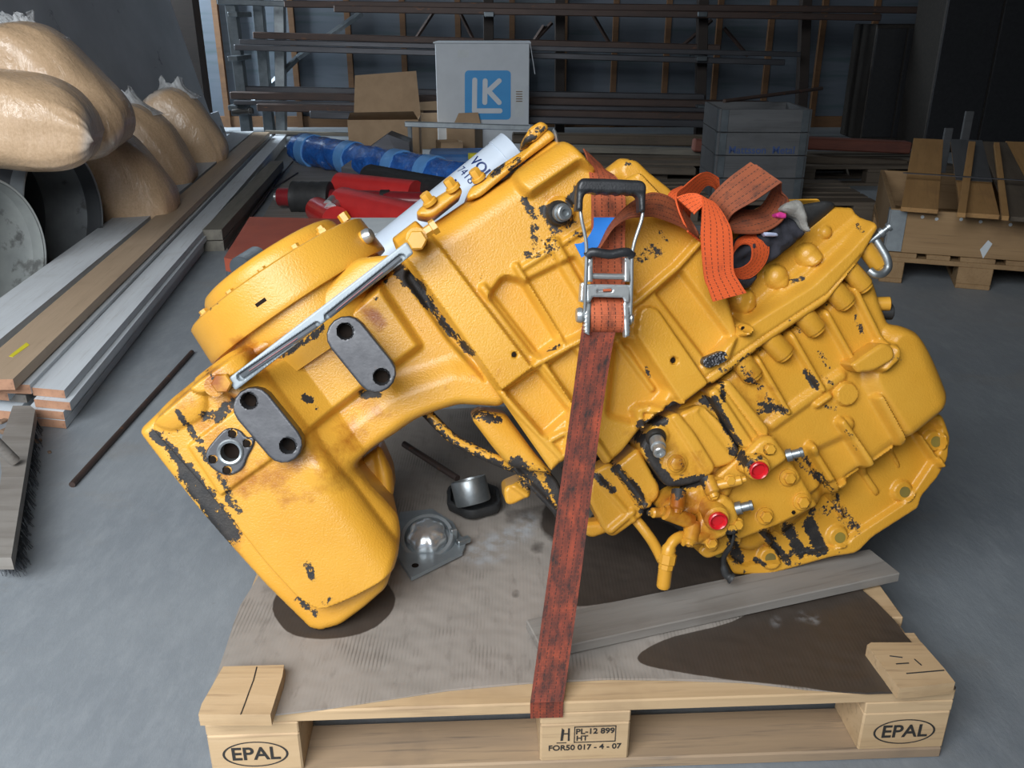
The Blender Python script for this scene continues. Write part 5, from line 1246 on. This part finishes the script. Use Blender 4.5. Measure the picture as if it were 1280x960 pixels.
# red brown box at the left of the gearbox
a, b = onz(281, 322, .34), onz(312, 272, .34); rb = empty('red_box', (a[0] + .4, a[1] + .2, 0), 'red-brown steel box standing behind the round gearbox cover', 'box')
P = [onz(x, y, .34) for x, y in ((280, 322), (312, 271), (440, 274), (430, 330), (380, 345))]
MB().prism(P, (0, 0, -.05)).build('lid', M['red_box'], rb, 25)
MB().prism(np.array(P) * V3(.985, 1.01, 1) + V3(0, 0, -.052), (0, 0, -.288)).build('box_body', M['mill'], rb, 25)
MB().box(onz(291, 335, .24), (.05, .02, .10), bev=.004).build('latch', M['galv_dark'], rb)
cg = MB().lathe(onz(300, 334, .38), unit(onz(340, 308, .38) - onz(300, 334, .38)), [(k * .0021, .036 if k % 4 < 2 else .027) for k in range(72)], 20).build('ribbed_coil', M['galv_dark'], None, 30)
tag(cg, 'grey ribbed metal coil behind the round gearbox cover', 'coil')
# white foam boxes and white tube
for k, (x, y, z0_, sz, l) in enumerate(((500, 318, 0, (.62, .34, .30), 'lower white foam box behind the gearbox top edge'), (486, 290, .301, (.42, .3, .10), 'flat white foam box on top of the lower foam box'))):
    p = onz(x, y, z0_ + sz[2]); tag(box_at('foam_box', (p[0], p[1] + .12, z0_), sz, .02, M['foam'], bev=.008), l, 'box')
t0, t1 = ony(474, 325, 3.05), ony(643, 189, 3.22)
tb = empty('white_tube', (t0[0], t0[1], 0), 'white packing tube with blue lettering leaning behind the gearbox', 'tube')
ta = unit(t1 - t0); t0 = t0 - ta * .12; TL = np.linalg.norm(t1 - t0); TR = .076
MB().lathe(t0, ta, [(0, TR), (TL - .055, TR), (TL - .054, TR + .003), (TL - .002, TR + .003), (TL, TR), (TL, TR - .004), (TL - .02, TR - .006), (TL - .0201, 0)], 48).build('tube_body', M['white_tube'], tb, 40)
tv = unit(CAMP - (t0 + t1) / 2); tz = unit(tv - ta * (tv @ ta)); tx = np.cross(ta, tz)      # letters run across the tube
def wrapf(px, py, size_off=0.0):
    m_ = ony(px, py, 3.14); s0 = (m_ - t0) @ ta
    dpx = (m_ - t0) - ta * s0; x0 = dpx @ tx
    def f(u, v):
        th = (u) / TR + math.asin(max(-.95, min(.95, x0 / TR)))
        return t0 + ta * (s0 + v) + (tz * math.cos(th) + tx * math.sin(th)) * (TR + .0012)
    return f
text_obj('VOLVO', .050, (0, 0, 0), tx, ta, M['navy'], tb, 'lettering', align='LEFT', wrap=wrapf(592, 199), bold=.0012)
text_obj('74181', .042, (0, 0, 0), tx, ta, M['navy'], tb, 'lettering', align='LEFT', wrap=wrapf(575, 211))
f = wrapf(563, 231)
for us in (((-.012, -.02), (.012, -.02), (.004, .022), (-.004, .022)), ((.014, -.02), (.024, -.02), (.008, .022))): link('emblem', [f(u, v) for u, v in us], [list(range(len(us)))[::-1]], M['navy'], tb, 0)

# ---- crate with printed boards
cz = .14; CY = 5.35
q0, q1 = ony(902, 131, CY), ony(1010, 139, CY); ztop = (q0[2] + q1[2]) / 2; cw = q1[0] - q0[0]
cr = empty('wooden_crate', (q0[0] + cw / 2, CY + .2, cz), 'tall grey wooden crate with steel corner hinges and blue print', 'crate', rz=-.03)
hh = (ztop - cz); n = 4; bh = hh / n; dp = .5
for k in range(n):
    for pos, sz in (((0, -dp / 2, (k + .5) * bh), (cw, .02, bh - .004)), ((0, dp / 2, (k + .5) * bh), (cw, .02, bh - .004))):
        MB().box(pos, sz, bev=.002).build('board', M['crate_grey'], cr, 30, local=True)
    for sx in (-1, 1):
        MB().box((sx * cw / 2, 0, (k + .5) * bh), (dp, .02, bh - .004), [[0, -1, 0], [1, 0, 0], [0, 0, 1]], bev=.002).build('board', M['crate_grey'], cr, 30, local=True)
        MB().box((sx * (cw / 2 - .022), -dp / 2 - .012, (k + .5) * bh), (.04, .006, bh * .93), bev=.001).build('hinge', M['galv_dark'], cr, 30, local=True)
        MB().box((sx * (cw / 2 + .012), -dp / 2 + .022, (k + .5) * bh), (.006, .04, bh * .93), bev=.001).build('hinge', M['galv_dark'], cr, 30, local=True)
MB().box((0, 0, .01), (cw, dp, .02)).build('bottom', M['crate_grey'], cr, 30, local=True)
Rc = Rz(-.03); cc_ = ony(949, 187, CY - .03)
for t_, dx in (('Mattsson', -.085), ('Metal', .125)):
    text_obj(t_, .060, Rc @ V3(dx, -dp / 2 - .012, 0) + V3(cr.location.x, cr.location.y, cc_[2]), Rc @ V3(1, 0, 0), V3(0, 0, 1), M['ink_blue'], cr, 'lettering', bold=.0006)
def small_pallet(name, x, y, rz, label, s_=1.0, m='board_dark'):
    r = empty(name, (x, y, 0), label, 'pallet', rz=rz); make_pallet(r, M[m], M[m]); return r
small_pallet('storage_pallet', q0[0] - .25, CY - .1, -.03, 'dark pallet on the floor under the grey crate')
p0, p1 = ony(905, 129, CY - .02), ony(1027, 113, CY + .6)
tag(MB().tube([p0 + V3(0, 0, .012), p1 + V3(0, 0, .012)], .011, 12).build('thin_pipe', M['rust'], None, 60), 'thin rusty pipe lying on top of the grey crate', 'pipe')

# ---- right pallet with a collar and loose boards
rp = onz(1098, 352, 0); RA = -.33
RR = Rz(RA); rw = lambda x, y, z: RR @ V3(x, y, z) + V3(rp[0], rp[1], 0)
q_ = rw(.8, 0, 0)
q = empty('collar_pallet', (q_[0], q_[1], 0), 'pale pallet on the right carrying a brown hinged collar', 'pallet', rz=RA + PI / 2); make_pallet(q, M['collar_wood'], M['collar_wood'])
ck = empty('pallet_collar', tuple(rw(.4, .6, .1445)), 'brown wooden pallet collar with a steel corner hinge on the right pallet', 'pallet collar', rz=RA)
RX = [[0, -1, 0], [1, 0, 0], [0, 0, 1]]
for pos, sz, R_ in (((0, -.585, .1), (.79, .02, .198), None), ((0, .585, .1), (.79, .02, .198), None), ((-.385, 0, .1), (1.15, .02, .198), RX), ((.385, 0, .1), (1.15, .02, .198), RX)):
    MB().box(pos, sz, R_, bev=.002).build('board', M['collar_wood'], ck, 30, local=True)
for pos, sz in (((-.36, -.598, .1), (.07, .006, .19)), ((-.398, -.56, .1), (.006, .06, .19))): MB().box(pos, sz, bev=.001).build('hinge', M['galv'], ck, 30, local=True)
for k in range(7):
    x = (-.26, -.20, -.10, -.02, .10, .22, .32)[k]; zz = (.17, .165, .17, .165, .16, .13, .05)[k]
    MB().lathe((x, -.5955, zz), (0, -1, 0), [(0, .008), (.001, .008), (.0012, .0)], 7).build('paint_fleck', M['foam'], ck, local=True)
for x, zz in ((.0, .04), (.22, .06)): MB().prism([(x, -.5955, zz), (x + .025, -.5955, zz + .045), (x + .045, -.5955, zz + .03), (x + .02, -.5955, zz - .04)], (0, -.001, 0)).build('paper_scrap', M['foam'], ck, 0, local=True)
def loose(px0, px1, m_, label, z=.352, py=268, L=1.3, ang=0., th=.02, wd=None, dz=.125, cat='board'):
    a, b = onz(px0, py, z), onz(px1, py, z); wd = wd or abs(b[0] - a[0])
    o = MB().box((L / 2, 0, th / 2), (L, wd, th), bev=.002).build('loose_board', M[m_], None, 30, local=True)
    o.location = tuple((a + b) / 2); o.rotation_euler = (0, -dz, PI / 2 + ang); tag(o, label, cat); return o
loose(1127, 1170, 'ply', 'orange-brown board lying leftmost across the collar', .347, 266, 1.28, -.42)
loose(1196, 1206, 'ply', 'narrow orange lath lying between the two wide boards on the collar', .369, 272, 1.25, -.46)
o = loose(1202, 1246, 'ply', 'wide orange board with grey far end lying on the collar', .347, 273, 1.3, -.38)
MB().box((.90, 0, .0215), (.8, .160, .003), bev=.001).build('grey_end', M['crate_grey'], o, 30, local=True)
loose(1252, 1260, 'ply', 'narrow orange lath right of the wide board on the collar', .369, 276, 1.25, -.42)
loose(1264, 1304, 'board_dark', 'dark brown board lying at the right edge across the collar', .347, 278, 1.3, -.34)
loose(1306, 1340, 'ply', 'orange board cut off by the right picture edge on the collar', .347, 278, 1.3, -.34)
# steel strap across the boards
a, b = onz(1129, 216, .46), onz(1290, 226, .46)
tag(MB().box((a + b) / 2, (np.linalg.norm(b - a), .02, .003), Rz(math.atan2(b[1] - a[1], b[0] - a[0]))).build('flat_bar', M['mill'], None), 'thin dark flat bar lying across the loose boards on the right', 'bar')
for k, (x, y0, y1, l) in enumerate(((1206, 139, 172, 'taller thin grey strip standing behind the boards on the right'), (1183, 160, 178, 'shorter thin grey strip standing behind the boards on the right'))):
    p = ony(x, y1, 6.0); h = ony(x, y0, 6.0)[2]; tag(MB().box((p[0], 6.0, h / 2), (.055, .02, h), bev=.003).build('grey_strip', M['crate_grey'], None, 30), l, 'strip')

# ---- dark timber store behind
for k, (a, b, h, Y, m_, l) in enumerate((((640, 172), (900, 176), 12, 7.5, 'timber_dark', 'long dark timber lying under the rack left of the crate'), ((650, 184), (880, 190), 7, 7.2, 'plank_grey2', 'long greyish timber in front of the dark timber left of the crate'),
      ((640, 196), (880, 200), 7, 7.0, 'timber_dark', 'lower dark timber left of the crate'), ((720, 209), (868, 213), 9, 6.7, 'board_dark', 'brown timber nearest the floor left of the crate'),
      ((995, 178), (1135, 184), 14, 6.9, 'red_timber', 'dull red beam lying behind the right pallet'), ((1000, 198), (1130, 204), 9, 6.8, 'board_dark', 'brown timber under the dull red beam'))):
    o = bar_y('timber', a, b, h, Y, .14, M[m_]); tag(o, l, 'timber')
small_pallet('storage_pallet', ony(1000, 220, 6.5)[0], 6.6, 0, 'dark pallet on the floor under the dull red beam')
o = bar_y('timber_end', (866, 181), (880, 182), 15, 7.1, .1, M['red_timber']); tag(o, 'short reddish timber end left of the crate', 'timber')
for k, (x0, x1, y0, y1, Y, l) in enumerate(((1075, 1150, 30, 175, 9.2, 'added black block that darkens the back corner, left of the taller one'), (1155, 1290, -40, 168, 8.4, 'tall added black block that darkens the right back corner'))):  # added black blocks for vague dark shapes, keeping the back corner dark
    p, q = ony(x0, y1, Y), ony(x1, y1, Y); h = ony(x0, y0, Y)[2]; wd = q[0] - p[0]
    r = empty('dark_filler_block', ((p[0] + q[0]) / 2, Y + .3, 0), l, 'filler block')
    MB().box((0, 0, h / 2), (wd, .6, h), bev=.01).build('filler_body', M['grime'], r, 30, local=True)
    for sx in (-1, 1): MB().box((sx * wd / 4, -.31, h / 2), (wd / 2 - .02, .02, h - .08), bev=.004).build('filler_panel', M['black_plastic'], r, 30, local=True)
small_pallet('storage_pallet', ony(720, 195, 7.1)[0], 6.75, 0, 'dark pallet under the long timbers left of the crate')
